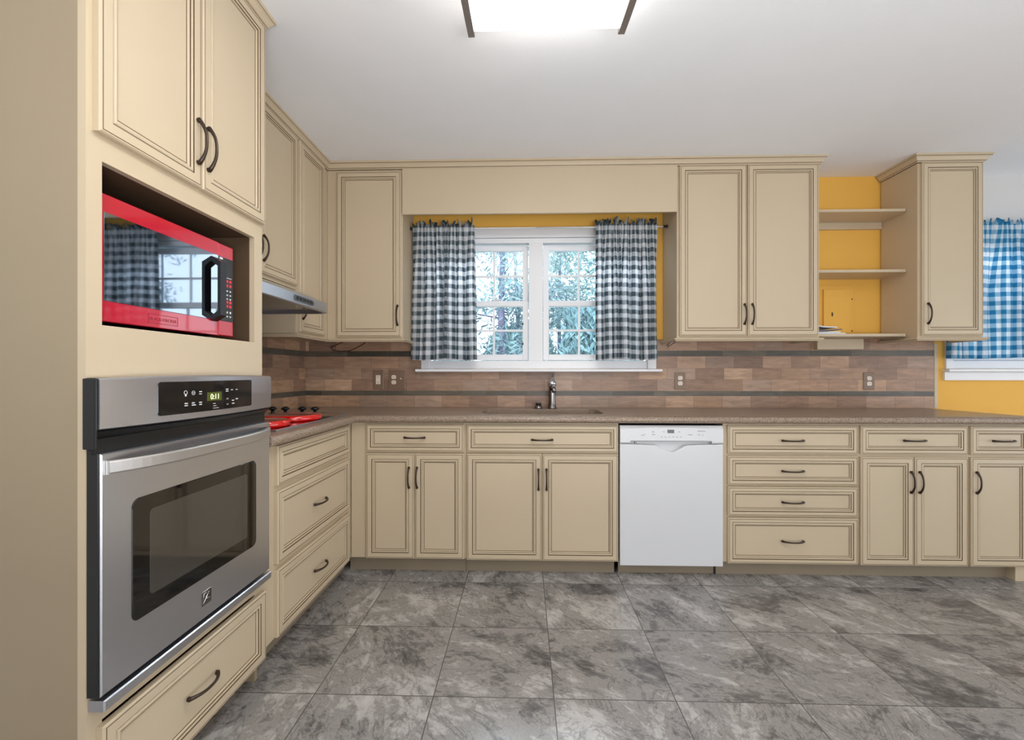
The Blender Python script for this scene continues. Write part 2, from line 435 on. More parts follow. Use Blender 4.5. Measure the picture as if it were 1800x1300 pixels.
def backsplash(name, org, U, Nn, a0, a1, zs, label, notch=None):
    """one tiled skin; tiles in running bond, stripes of dark slate"""
    rr = random.Random(11 if U[0] else 23)
    bm = bmesh.new(); col = bm.loops.layers.float_color.new('tile'); uv = bm.loops.layers.uv.new('joint')
    fr = Fr(org, U, Nn); th = .008
    pal = [(166, 140, 120), (160, 133, 112), (152, 125, 106), (176, 150, 128), (148, 122, 104), (164, 136, 114), (136, 112, 98), (170, 142, 118), (156, 133, 116), (162, 140, 124)]
    dk = [(92, 86, 74), (82, 77, 67), (102, 95, 82), (88, 84, 76), (76, 71, 62)]
    W = .2055
    for r in range(len(zs)-1):
        z0, z1 = zs[r], zs[r+1]
        stripe = (z1-z0) < .06
        w = W*1.5 if stripe else W
        a = a0-w*((r*.5) % 1)-.03*r
        while a < a1:
            c0, c1 = max(a, a0), min(a+w, a1); a += w
            if c1-c0 < 1e-4: continue
            p = rr.choice(dk if stripe else pal); k = rr.uniform(.92, 1.08); p = p if stripe else (p[0]*1.02, p[1]*.985, p[2]*.95)
            cc = srgb(*[min(255, v*k) for v in p])
            cuts = [z0, z1] if not notch or not z0+.001 < notch[2] < z1-.001 else [z0, notch[2], z1]
            for q0, q1 in zip(cuts, cuts[1:]):
                segs = [(c0, c1)]
                if notch and q1 > notch[2]+.001:
                    segs = [(max(c0, s0), min(c1, s1)) for s0, s1 in ((a0, notch[0]), (notch[1], a1)) if min(c1, s1)-max(c0, s0) > 1e-4]
                for s0, s1 in segs:
                    sm, qm = (s0+s1)/2, (q0+q1)/2
                    vs = [bm.verts.new(fr(x, z, th)) for x, z in ((s0, q0), (sm, q0), (s1, q0), (s1, qm), (s1, q1), (sm, q1), (s0, q1), (s0, qm), (sm, qm))]
                    dx = lambda x: min(abs(x-(a-w)), abs(a-x)); dz = lambda z: min(z-z0, z1-z)
                    uvs = [(dx(x), dz(z)) for x, z in ((s0, q0), (sm, q0), (s1, q0), (s1, qm), (s1, q1), (sm, q1), (s0, q1), (s0, qm), (sm, qm))]
                    for q in ((0, 1, 8, 7), (1, 2, 3, 8), (8, 3, 4, 5), (7, 8, 5, 6)):
                        f = bm.faces.new([vs[i] for i in q])
                        for l, i in zip(f.loops, q): l[col] = cc; l[uv].uv = uvs[i]
    bmesh.ops.remove_doubles(bm, verts=bm.verts, dist=1e-5)
    # thickness
    be = [e for e in bm.edges if len(e.link_faces) == 1]
    ex = bmesh.ops.extrude_edge_only(bm, edges=be)
    vv = [g for g in ex['geom'] if isinstance(g, bmesh.types.BMVert)]
    bmesh.ops.translate(bm, verts=vv, vec=-V(Nn)*(th))
    for g in ex['geom']:
        if isinstance(g, bmesh.types.BMFace):
            for l in g.loops: l[col] = srgb(150, 124, 104); l[uv].uv = (.01, .01)
    bmesh.ops.recalc_face_normals(bm, faces=bm.faces)
    me = bpy.data.meshes.new(name); bm.to_mesh(me); bm.free(); me.materials.append(M['tile'])
    o = bpy.data.objects.new(name, me); C.objects.link(o)
    return struct(o, label)
ROWS = [.962, 1.048, 1.084, 1.169, 1.251, 1.338, 1.379, 1.462]
backsplash('wall_backsplash', (0, YB, 0), (1, 0, 0), (0, -1, 0), XL+.009, 2.95, ROWS, 'brown stone tile backsplash with two dark stripes on the back wall', (W1[0], W1[1], 1.224))
backsplash('wall_backsplash_left', (XL, 0, 0), (0, 1, 0), (1, 0, 0), 1.752, YB-.0005, ROWS, 'brown stone tile backsplash on the left wall by the cooktop')
struct(MB().box(2.951, 2.976, YB-.010, YB, .962, 1.43, bev=.003).build('trim_2', M['paint']), 'cream edge strip closing the backsplash')

# ------------------------------------------------------------------ windows
def sash(parent, name, x0, x1, z0, z1, y, nx, nz, w=.042, pane_label=None):
    mb = MB(); t = .03
    mb.box(x0, x0+w, y, y+t, z0, z1, bev=.003); mb.box(x1-w, x1, y, y+t, z0, z1, bev=.003)
    mb.box(x0+w, x1-w, y, y+t, z0, z0+w, bev=.003); mb.box(x0+w, x1-w, y, y+t, z1-w, z1, bev=.003)
    s = mb.build(name, M['vinyl'], parent)
    g = MB(); gx0, gx1, gz0, gz1 = x0+w, x1-w, z0+w, z1-w
    for i in range(1, nx):
        x = gx0+(gx1-gx0)*i/nx; g.box(x-.008, x+.008, y+.008, y+.022, gz0, gz1, bev=.002)
    for i in range(1, nz):
        z = gz0+(gz1-gz0)*i/nz; g.box(gx0, gx1, y+.0085, y+.0215, z-.008, z+.008, bev=.002)
    g.build('muntin_grid', M['vinyl'], s)
    MB().box(gx0, gx1, y+.013, y+.017, gz0, gz1).build('pane', M['glass'], s)
    return s

def window1():
    t = bpy.data.objects.new('window_1', None); C.objects.link(t); t.location = (.0985, YB, W1[2])
    struct(t, 'white double hung twin window above the sink')
    x0, x1, z0, z1 = W1
    mb = MB()
    # box frame: jambs, head, sill piece, centre mullion
    ya, yb = YB-.012, YB+.11
    mb.box(x0, x0+.062, ya, yb, z0, z1, bev=.003); mb.box(x1-.062, x1, ya, yb, z0, z1, bev=.003)
    mb.box(x0+.062, x1-.062, ya, yb, z1-.075, z1, bev=.003)
    mb.box(x0+.062, x1-.062, YB+.012, yb, z1-.105, z1-.075, bev=.002)
    mb.box(x0+.062, x1-.062, YB+.004, yb, z0, z0+.062, bev=.003)
    mb.box(.032, .136, YB+.006, yb, z0+.062, z1-.105, bev=.003)
    mb.build('window_frame', M['white'], t)
    MB().box(x0+.1, x1-.1, YB+.001, YB+.012, z1-.112, z1-.078, bev=.003).build('blind_track', M['vinyl'], t)
    for a, b in ((x0+.062, .030), (.138, x1-.062)):
        sash(t, 'lower_sash', a+.002, b-.002, 1.312, 1.755, YB+.03, 3, 2)
        sash(t, 'upper_sash', a+.002, b-.002, 1.715, 2.178, YB+.062, 3, 2)
        m = (a+b)/2
        lk = MB(); lk.box(m+.10, m+.15, YB+.028, YB+.05, 1.756, 1.766, bev=.003); lk.box(m+.115, m+.16, YB+.02, YB+.032, 1.760, 1.768, bev=.003)
        lk.build('sash_lock', M['vinyl'], t)
    for z in (1.425, 1.575): MB().box(-.020, -.008, YB+.027, YB+.031, z, z+.018, bev=.002).build('tilt_latch', M['black'], t)
    MB().box(x0-.034, x1+.030, YB-.062, YB+.004, W1[2]-.020, W1[2]-.001, bev=.004).build('window_sill', M['white'], t)
window1()

def window2():
    t = bpy.data.objects.new('window_2', None); C.objects.link(t); t.location = (3.74, YB, W2[2])
    struct(t, 'white window at the right end of the back wall')
    x0, x1, z0, z1 = W2
    mb = MB(); ya, yb = YB-.014, YB+.11
    mb.box(x0, x0+.05, ya, yb, z0, z1, bev=.003); mb.box(x1-.05, x1, ya, yb, z0, z1, bev=.003)
    mb.box(x0+.05, x1-.05, ya, yb, z1-.06, z1, bev=.003); mb.box(x0+.05, x1-.05, YB+.004, yb, z0, z0+.06, bev=.003)
    mb.box(3.70, 3.78, YB+.004, yb, z0+.06, z1-.06, bev=.003)
    mb.build('window_frame', M['white'], t)
    for a, b in ((x0+.05, 3.70), (3.78, x1-.05)):
        sash(t, 'lower_sash', a+.002, b-.002, 1.306, 1.755, YB+.03, 3, 2)
        sash(t, 'upper_sash', a+.002, b-.002, 1.715, 2.195, YB+.062, 3, 2)
    MB().box(x0-.015, x1+.03, YB-.055, YB+.004, z0-.02, z0-.001, bev=.004).build('window_sill', M['white'], t)
    MB().box(x0-.015, x1+.01, YB-.02, YB, z0-.082, z0-.021, bev=.004).build('apron', M['white'], t)
window2()

# ------------------------------------------------------------------ curtains
def curtain(name, label, x0, x1, xb0, xb1, y, ztop, zrod, zbot, m, seed, nf=9, amp=.022, group=None):
    rr = random.Random(seed)
    bm = bmesh.new(); uvl = bm.loops.layers.uv.new('cloth')
    nu, nv = 340, 56
    fb = [0]
    for i in range(nf*2): fb.append(fb[-1]+rr.choice((.4, .6, 1, 1.8, 2.8)))
    tot = fb[-1]; knots = [f/tot for f in fb]
    amps = [rr.uniform(.55, 1.3) for _ in knots]
    drift = [rr.uniform(-1, 1) for _ in knots]
    def fold(u):
        for i in range(len(knots)-1):
            if u <= knots[i+1]+1e-9:
                L_ = knots[i+1]-knots[i]; f = (u-knots[i])/L_; s = .5-.5*math.cos(PI*f)
                sg = 1 if i % 2 == 0 else -1                       # even: back to front
                a, b = sg*amps[i], -sg*amps[i+1]
                return a+(b-a)*s, drift[i]+(drift[i+1]-drift[i])*s, -sg*1.15*L_*math.sin(PI*f)/PI
        return 0, 0, 0
    ph = [rr.uniform(0, 6.28) for _ in range(8)]
    grid = []
    H = ztop-zbot
    nv = 70
    for j in range(nv+1):
        v = j/nv
        z = ztop-H*v
        k = min(1, max(0, (zrod-.012-z)/(H*.45)))                # 0 at the rod, 1 well below
        row = []
        for i in range(nu+1):
            u = i/nu
            f, dr, ov = fold(u)
            xa = x0+(x1-x0)*u; xb = xb0+(xb1-xb0)*u
            x = xa+(xb-xa)*(v**1.2)+dr*.016*k*math.sin(PI*u)+ov*(x1-x0)*k
            fine = math.sin(u*2*PI*nf*2.6+ph[0])*.5+math.sin(u*2*PI*nf*3.7+ph[1])*.4
            if z > zrod-.012:
                q = max(0, (z-zrod-.012)/(ztop-zrod-.012))        # ruffle above the rod pocket
                yy = y-.016+.005*fine*(1-q)+amp*(.5*f+.8*fine)*q
                zz = z+q*(.012*math.sin(u*2*PI*nf*1.3+ph[2])+.012*math.sin(u*2*PI*nf*2.9+ph[3])+.008*math.sin(u*2*PI*nf*.6+ph[7]))
                x += .012*q*math.sin(u*2*PI*nf*2.2+ph[4])
            else:
                yy = y-.016*(1-k)+amp*k**.6*f+fine*(.005*(1-k)+.0035*k); zz = z
                yy += amp*.3*math.sin(u*2*PI*nf*.45+v*4+ph[5])*k
            zz += .006*v*math.sin(u*9+ph[6])
            row.append(bm.verts.new((x, yy, zz)))
        grid.append(row)
    jm = int(nv*.7)
    arc = [0]
    for i in range(nu): arc.append(arc[-1]+(grid[jm][i+1].co-grid[jm][i].co).length)
    for j in range(nv):
        for i in range(nu):
            f = bm.faces.new((grid[j][i], grid[j][i+1], grid[j+1][i+1], grid[j+1][i])); f.smooth = True
            for l, (ii, jj) in zip(f.loops, ((i, j), (i+1, j), (i+1, j+1), (i, j+1))):
                l[uvl].uv = (arc[ii], H*jj/nv)
    me = bpy.data.meshes.new(name); bm.to_mesh(me); bm.free(); me.materials.append(m)
    o = bpy.data.objects.new(name, me); C.objects.link(o)
    sol = o.modifiers.new('thickness', 'SOLIDIFY'); sol.thickness = .0012
    tag(o, label, 'curtain', group)
    return o
curtain('curtain', 'navy and white gingham curtain left of the sink window', -.800, -.358, -.826, -.346, 3.195, 2.287, 2.254, 1.312, M['gingham'], 5, 8, .036)
curtain('curtain', 'navy and white gingham curtain right of the sink window', .504, .940, .512, .952, 3.195, 2.290, 2.254, 1.312, M['gingham'], 12, 8, .036)
curtain('curtain', 'blue and white gingham curtain with skylight put into its colour behind the right wall cabinet', 3.008, 4.35, 3.006, 4.40, 3.246, 2.285, 2.25, 1.322, M['gingham_skylit'], 31, 15, .024)

def rod(label, x0, x1, y, z, caps):
    t = thing('curtain_rod', label, 'curtain rod', ((x0+x1)/2, y, z))
    mb = MB(); mid = (x0+x1)/2
    mb.tube([(x0+.02, y, z), (mid, y, z)], .0042, 10); mb.tube([(mid-.01, y, z), (x1-.02, y, z)], .0052, 10)
    mb.build('rod', M['white'], t, smooth=True)
    for s, x in ((1, x0), (-1, x1)):
        MB().tube([(x, y, z), (x+s*.006, y, z), (x+s*.007, y, z), (x+s*.028, y, z)], [.012, .012, .0085, .0075] if caps else [.0075, .0075, .007, .0065], 14).build('end_cap', M['bronze'] if caps else M['white'], t, smooth=False)
rod('thin white tension rod across the sink window', -.822, 1.011, 3.195, 2.254, True)
rod('thin rod carrying the skylit blue curtain at the right window', 2.99, 4.42, 3.246, 2.25, False)

# ------------------------------------------------------------------ base cabinets
FB = BACKRUN(2.686)
def base_cab(name, label, x0, x1, doors, drawers, tx0=None, tx1=None, cat='base cabinet'):
    t = thing(name, label, cat, ((x0+x1)/2, 2.99, 0))
    mb = MB()
    if name == 'sink_base_cabinet':
        mb.box(x0, x1, 2.686, 2.704, .098, .917)
        mb.box(x0, x0+.018, 2.704, 3.296, .098, .917); mb.box(x1-.018, x1, 2.704, 3.296, .098, .917)
        mb.box(x0+.018, x1-.018, 3.278, 3.296, .098, .917); mb.box(x0+.018, x1-.018, 2.704, 3.278, .098, .116)
        bmesh.ops.remove_doubles(mb.bm, verts=mb.bm.verts, dist=1e-5)
    else: mb.box(x0, x1, 2.686, 3.296, .098, .917)
    mb.build('carcass', M['paint'], t)
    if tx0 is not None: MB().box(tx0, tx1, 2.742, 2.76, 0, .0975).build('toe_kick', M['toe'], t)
    for (a0, a1, b0, b1, ha, hb, vert) in doors+drawers:
        d = front(t, 'door' if vert else 'drawer_front', FB, a0, a1, b0, b1, .02, .034 if vert else .026)
        if ha is not None: pull(d, FB, ha, hb, .02, vert)
    return t
base_cab('base_cabinet', 'cream base cabinet in the corner with one drawer over two narrow doors', -1.052, -.3535,
         [(-.956, -.6625, .100, .732, -.694, .588, 1), (-.6595, -.364, .100, .732, -.645, .588, 1)], [(-.956, -.364, .742, .908, -.660, .828, 0)], -1.08, -.36)
base_cab('sink_base_cabinet', 'cream base cabinet under the sink with one wide front over two wide doors', -.3525, .5605,
         [(-.347, .103, .096, .732, .083, .582, 1), (.107, .557, .096, .732, .131, .582, 1)], [(-.347, .557, .741, .906, .105, .818, 0)], -.358, .546)
base_cab('drawer_base_cabinet', 'cream base cabinet of four stacked drawers right of the dishwasher', 1.1755, 1.9585, [],
         [(1.199, 1.951, .740, .907, 1.574, .819, 0), (1.199, 1.951, .556, .727, 1.574, .640, 0), (1.199, 1.951, .374, .546, 1.574, .458, 0), (1.199, 1.951, .094, .363, 1.574, .229, 0)], 1.158, 1.958)
base_cab('base_cabinet', 'cream base cabinet with one drawer over two narrow doors beside the four drawer stack', 1.9595, 2.5835,
         [(1.967, 2.270, .092, .724, 2.250, .580, 1), (2.276, 2.577, .092, .724, 2.299, .580, 1)], [(1.967, 2.577, .740, .907, 2.272, .822, 0)], 1.9585, 2.583)
e = base_cab('base_cabinet', 'cream base cabinet at the right end of the run with a single wide door', 2.5845, 2.935,
             [(2.594, 2.930, .092, .724, 2.622, .580, 1)], [(2.594, 2.930, .740, .907, 2.775, .822, 0)], 2.5835, 2.865)
MB().box(2.866, 2.935, 2.69, 3.2, 0, .0975, bev=.002).build('end_panel_foot', M['paint'], e)

# left run, under the cooktop
FL = LEFTRUN(-1.055)
t = thing('drawer_base_cabinet', 'cream base cabinet of three wide drawers under the cooktop', 'base cabinet', (-1.35, 2.2, 0))
MB().box(-1.645, -1.055, 1.753, 2.684, .098, .917).build('carcass', M['paint'], t)
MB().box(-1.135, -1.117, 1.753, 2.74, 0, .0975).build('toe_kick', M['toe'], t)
front(t, 'drawer_front', FL, 1.850, 2.622, .742, .909, .02, .030)
for b0, b1, hz in ((.412, .716, .567), (.103, .386, .240)):
    d = front(t, 'drawer_front', FL, 1.850, 2.622, b0, b1, .02, .034); pull(d, FL, 2.235, hz, .02, 0, .128)

# ------------------------------------------------------------------ worktop with sink cut-out
ZT, TH = .962, .043
def worktop():
    bm = bmesh.new(); r = TH/2
    out = [(XL+.001, 1.753, (0, 0)), (-1.000-r, 1.753, (1, 0)), (-1.000-r, 2.635+r, (1, -1)), (2.990-r, 2.635+r, (1, -1)), (2.975-r, 2.90, (1, 0)), (2.92-r, 3.298, (1, 0)), (XL+.001, 3.298, (0, 0))]
    hole = []
    hx0, hx1, hy0, hy1, rc = -.275, .500, 2.775, 3.135, .07
    for cx, cy, a0 in ((hx1-rc, hy1-rc, 0), (hx0+rc, hy1-rc, 90), (hx0+rc, hy0+rc, 180), (hx1-rc, hy0+rc, 270)):
        for k in range(7):
            a = math.radians(a0+k*15); hole.append((cx+rc*math.cos(a), cy+rc*math.sin(a)))
    rings = []
    NA = 10
    for k in range(NA+1):
        a = PI/2-PI*k/NA
        rings.append([bm.verts.new((x+d[0]*r*math.cos(a), y+d[1]*r*math.cos(a), ZT-r+r*math.sin(a))) for x, y, d in out])
    n = len(out)
    for k in range(NA):
        for i in range(n):
            j = (i+1) % n
            f = bm.faces.new((rings[k][i], rings[k][j], rings[k+1][j], rings[k+1][i])); f.smooth = True
    for ring, z, flip in ((rings[0], ZT, False), (rings[-1], ZT-TH, True)):
        hv = [bm.verts.new((x, y, z)) for x, y in hole]
        es = [bm.edges.get((ring[i], ring[(i+1) % n])) or bm.edges.new((ring[i], ring[(i+1) % n])) for i in range(n)]
        es += [bm.edges.new((hv[i], hv[(i+1) % len(hv)])) for i in range(len(hv))]
        bmesh.ops.triangle_fill(bm, use_beauty=True, use_dissolve=False, edges=es)
        if flip:
            for i in range(len(hv)):
                j = (i+1) % len(hv); bm.faces.new((top[i], top[j], hv[j], hv[i]))
        top = hv
    mb = MB(); mb.bm.free(); mb.bm = bm
    o = mb.build('worktop', M['granite'])
    md = o.modifiers.new('edges', 'EDGE_SPLIT'); md.split_angle = math.radians(40)
    return tag(o, 'brown speckled L shaped worktop with a rounded front edge', 'worktop'), hole
wt, HOLE = worktop()

def sink():
    t = thing('sink', 'steel undermount sink bowl set in the worktop below the window', 'sink', (.112, 2.955, .74))
    cx, cy = .1125, 2.955
    mb = MB(); rings = []
    for sc, z in ((1.03, ZT-TH-.001), (.995, ZT-TH-.001), (.985, .85), (.96, .765), (.90, .745), (.12, .738)):
        rings.append([(cx+(x-cx)*sc, cy+(y-cy)*sc, z) for x, y in HOLE])
    mb.ring_stack(rings, cap0=False)
    b = mb.build('bowl', M['sinksteel'], t, smooth=True)
    sd = b.modifiers.new('thickness', 'SOLIDIFY'); sd.thickness = .001; sd.offset = 1
    MB().lathe((cx, cy, .739), [(.045, 0), (.045, .003), (.036, .004), (.03, .001)]).build('drain', M['chrome'], t)
sink()

def faucet():
    t = thing('faucet', 'dark nickel single post kitchen faucet behind the sink', 'faucet', (.197, 3.205, ZT+.001))
    x, y, z = .197, 3.205, ZT+.001
    MB().lathe((x, y, z), [(.033, 0), (.033, .004), (.029, .012), (.026, .03), (.024, .07), (.023, .13), (.0235, .152), (.0245, .157)]).build('post', M['nickel'], t, smooth=True)
    MB().lathe((x, y, z+.158), [(.025, 0), (.0305, .003), (.031, .024), (.028, .031), (.011, .050), (.007, .054)]).build('valve_cap', M['chrome'], t, smooth=True)
    MB().tube([(x, y, z+.205), (x+.003, y+.008, z+.222), (x+.008, y+.02, z+.245)], [.006, .005, .006], 12).build('lever', M['nickel'], t, smooth=True)
    pts = [(x, y-.01, z+.135), (x, y-.06, z+.158), (x, y-.13, z+.166), (x, y-.19, z+.150), (x, y-.215, z+.128)]
    MB().tube(pts, [.015, .014, .0135, .014, .0145], 14).build('spout', M['nickel'], t, smooth=True)
faucet()
t = thing('air_gap_cap', 'small steel cap with a black top beside the faucet', 'sink fitting', (.100, 3.20, ZT+.001))
MB().lathe((.100, 3.20, ZT+.001), [(.030, 0), (.030, .004), (.027, .012), (.021, .022), (.019, .024)]).build('body', M['nickel'], t, smooth=True)
MB().lathe((.100, 3.20, ZT+.025), [(.018, 0), (.0205, .002), (.0205, .012), (.016, .015)]).build('cap', M['black'], t, smooth=True)

# ------------------------------------------------------------------ cooktop
def cooktop():
    t = thing('cooktop', 'black glass electric cooktop set into the left worktop', 'cooktop', (-1.33, 2.29, ZT))
    x0, x1, y0, y1 = -1.585, -1.075, 1.90, 2.695
    MB().box(x0, x1, y0, y1, ZT+.0005, ZT+.008, bev=.003).build('glass_top', M['cooktop'], t)
    mb = MB()
    for a in ((x1, x1+.006, y0-.006, y1+.006), (x0-.006, x0, y0-.006, y1+.006)): mb.box(*a, ZT+.0004, ZT+.009, bev=.002)
    for a in ((x0, x1, y0-.006, y0), (x0, x1, y1, y1+.006)): mb.box(*a, ZT+.0004, ZT+.009, bev=.002)
    mb.build('trim_frame', M['steel'], t)
    for x in (-1.515, -1.437, -1.335, -1.257):
        MB().lathe((x, 2.645, ZT+.008), [(.017, 0), (.017, .004), (.010, .008), (.009, .022), (.021, .027), (.025, .031), (.021, .037), (.012, .043), (.004, .045)], 22).build('control_knob', M['black'], t, smooth=True)
    return t
cooktop()
def burner_cover(label, x, y, r):
    z = ZT+.0085
    o = MB().lathe((x, y, z), [(r*.98, 0), (r, .004), (r, .016), (r*.985, .022), (r*.95, .027), (r*.88, .029), (r*.80, .0285), (r*.02, .0285)], 56).build('burner_cover', M['red_lid'], None, smooth=True, loc=(x, y, z))
    tag(o, label, 'burner cover', 'red burner covers on the cooktop')
burner_cover('red round burner cover at the front of the cooktop, nearest the oven cabinet', -1.215, 2.035, .118)
burner_cover('red round burner cover at the front of the cooktop, below the control knobs', -1.225, 2.33, .142)
burner_cover('red round burner cover at the back of the cooktop against the tiles', -1.475, 2.22, .10)

# ------------------------------------------------------------------ dishwasher
def dishwasher():
    t = thing('dishwasher', 'white built in dishwasher with a control strip and pocket handle', 'dishwasher', (.866, 2.95, 0))
    x0, x1 = .566, 1.168
    MB().box(x0+.006, x1-.004, 2.70, 3.27, .10, .905).build('tub', M['blackgap'], t)
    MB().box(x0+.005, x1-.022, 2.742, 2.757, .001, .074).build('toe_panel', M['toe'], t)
    MB().box(x1-.021, x1-.012, 2.735, 2.755, .001, .09).build('levelling_leg', M['black'], t)
    # door: upper edge dips into a finger scoop
    mb = MB(); bm = mb.bm; n = 40; zs_top = []
    cx = (x0+x1)/2; yf = 2.664
    def ztop(x):
        s = abs(x-cx)/((x1-x0)/2)
        return .796-.036*max(0, 1-(s/.30)**2)**1.5-.012*max(0, 1-s)
    fr_, bk_, fb_, bb_ = [], [], [], []
    for i in range(n+1):
        x = x0+(x1-x0)*i/n
        fr_.append(bm.verts.new((x, yf, ztop(x)-.006))); bk_.append(bm.verts.new((x, yf+.004, ztop(x))))
        bb_.append(bm.verts.new((x, yf+.033, ztop(x)+.001))); fb_.append(bm.verts.new((x, yf, .0775)))
    bl_ = [bm.verts.new((x0+(x1-x0)*i/n, yf+.033, .0775)) for i in range(n+1)]
    for i in range(n):
        for A, B in ((fb_, fr_), (fr_, bk_), (bk_, bb_), (bb_, bl_), (bl_, fb_)):
            bm.faces.new((A[i], A[i+1], B[i+1], B[i]))
    for i in (0, n): bm.faces.new((fb_[i], fr_[i], bk_[i], bb_[i], bl_[i]))
    mb.build('door', M['appliance_white'], t)
    # pocket behind the strip
    mb = MB(); mb.box(x0+.004, x1-.004, yf+.034, yf+.036, .735, .86); mb.build('handle_pocket', M['appliance_white'], t)
    # control strip with a curved brow
    mb = MB(); bm = mb.bm
    def brow(x): return .893-.010*((x-cx)/((x1-x0)/2))**2
    prof = lambda x, lo: [(yf+.034, lo), (yf+.002, lo), (yf-.006, lo+.008), (yf-.004, brow(x)), (yf+.008, .9055), (yf+.034, .9055)]
    rings = []
    xs = [x0]+[x0+.06, x0+.0601]+[x0+.06+(x1-x0-.125)*i/24 for i in range(1, 24)]+[x1-.0651, x1-.065, x1]
    for x in xs:
        lo = .7985 if (x <= x0+.06 or x >= x1-.065) else .810
        rings.append([(x, a, b) for a, b in prof(x, lo)])
    mb.ring_stack(rings, smooth=False)
    cs = mb.build('control_strip', M['appliance_white'], t)
    MB().box(.843, .882, yf-.0066, yf-.0045, .862, .882).build('display', M['lcd'], cs)
    for i in range(6): MB().box(.805+i*.0225, .812+i*.0225, yf-.0068, yf-.005, .838, .841).build('button_mark', M['grey_print'], cs)
    for x, z, w in ((.753, .868, .012), (.816, .868, .010), (.906, .868, .012), (.69, .847, .014), (.705, .852, .008), (.752, .852, .018), (.963, .851, .026), (1.018, .873, .046), (1.02, .851, .012), (1.045, .848, .008)):
        MB().box(x, x+w, yf-.0068, yf-.005, z, z+.0025).build('button_mark', M['grey_print'], cs)
    MB().tube([(x0+.094, yf-.006, .805), (x0+.108, yf-.006, .805)], .0042, 10).build('latch_button', M['chrome'], t)
    MB().box(x0+.083, x0+.088, yf-.006, yf-.002, .801, .810).build('latch_slot', M['slot'], t)
dishwasher()

# ------------------------------------------------------------------ wall cabinets
FU = BACKRUN(3.0)
RAIL = [(0, 1.4488), (.010, 1.449), (.020, 1.445), (.022, 1.439), (.016, 1.434), (.012, 1.427), (0, 1.427)]
CROWN = [(0, 2.592), (.010, 2.592), (.012, 2.597), (.0125, 2.5995), (.018, 2.601), (.020, 2.608), (.027, 2.619), (.034, 2.624), (.0345, 2.6265), (.038, 2.629), (.038, 2.6395), (0, 2.6395)]
CROWN_M = [0, 0, 1, 0, 0, 0, 0, 1, 0, 0, 0, 0]
PG = [M['paint'], M['glaze']]
t = thing('wall_cabinet', 'cream single door wall cabinet in the corner left of the window', 'wall cabinet', (-1.08, 3.15, 1.427))
MB().box(-1.338, -.8235, 3.0, 3.298, 1.4495, 2.5885).build('carcass', M['paint'], t)
d = front(t, 'door', FU, -1.270, -.832, 1.460, 2.572); pull(d, FU, -.853, 1.603, .02, 1, .135)
MB().sweep([(-1.338, 3.0), (-.8235, 3.0), (-.8235, 3.298)], RAIL).build('light_rail', M['paint'], t)

t = thing('wall_cabinet', 'cream double door wall cabinet right of the window', 'wall cabinet', (1.476, 3.15, 1.427))
MB().box(1.0125, 1.940, 3.0, 3.298, 1.4495, 2.5885).build('carcass', M['paint'], t)
d = front(t, 'door', FU, 1.026, 1.4645, 1.460, 2.588); pull(d, FU, 1.446, 1.603, .02, 1, .135)
d = front(t, 'door', FU, 1.4705, 1.9265, 1.460, 2.588); pull(d, FU, 1.497, 1.603, .02, 1, .135)
MB().sweep([(1.0125, 3.298), (1.0125, 3.0), (1.940, 3.0), (1.940, 3.298)], RAIL).build('light_rail', M['paint'], t)

t = thing('wall_cabinet', 'cream narrow single door wall cabinet beside the skylit blue curtain', 'wall cabinet', (2.78, 3.15, 1.427))
MB().box(2.5735, 2.988, 3.0, 3.298, 1.4495, 2.5885).build('carcass', M['paint'], t)
d = front(t, 'door', FU, 2.590, 2.976, 1.460, 2.588); pull(d, FU, 2.624, 1.603, .02, 1, .135)
MB().sweep([(2.5735, 3.298), (2.5735, 3.0), (2.988, 3.0), (2.988, 3.235)], RAIL).build('light_rail', M['paint'], t)
MB().sweep([(2.5735, 3.298), (2.5735, 3.0), (2.988, 3.0), (2.988, 3.298)], CROWN, pm=CROWN_M).build('crown_molding', PG, t)

# left wall cabinets
FLU = LEFTRUN(-1.340)
t = thing('wall_cabinet', 'cream double door wall cabinet above the range hood', 'wall cabinet', (-1.49, 2.16, 1.70))
MB().box(XL+.003, -1.340, 1.753, 2.576, 1.704, 2.5885).build('carcass', M['paint'], t)
d = front(t, 'door', FLU, 1.800, 2.193, 1.722, 2.588); pull(d, FLU, 2.172, 1.848, .02, 1, .13)
d = front(t, 'door', FLU, 2.199, 2.570, 1.722, 2.588); pull(d, FLU, 2.222, 1.848, .02, 1, .13)
t = thing('wall_cabinet', 'cream full height wall cabinet between the range hood and the corner', 'wall cabinet', (-1.49, 2.93, 1.427))
MB().box(XL+.003, -1.340, 2.5775, 3.298, 1.4495, 2.5885).build('carcass', M['paint'], t)
d = front(t, 'door', FLU, 2.600, 2.925, 1.460, 2.588); pull(d, FLU, 2.622, 1.603, .02, 1, .135)
MB().sweep([(XL+.02, 2.5775), (-1.340, 2.5775), (-1.340, 2.976)], RAIL).build('light_rail', M['paint'], t)

o = MB().sweep([(-1.340, 1.80), (-1.340, 3.0), (1.940, 3.0), (1.940, 3.298)], CROWN, pm=CROWN_M).build('crown_molding', PG)
tag(o, 'long cream crown molding along the cabinet tops and over the sink window', 'molding')
o = MB().box(-.8225, 1.0115, 2.984, 3.002, 2.283, 2.5885, bev=.001).build('valance_board', M['paint'])
tag(o, 'plain cream valance board bridging the cabinets above the sink window', 'valance board')

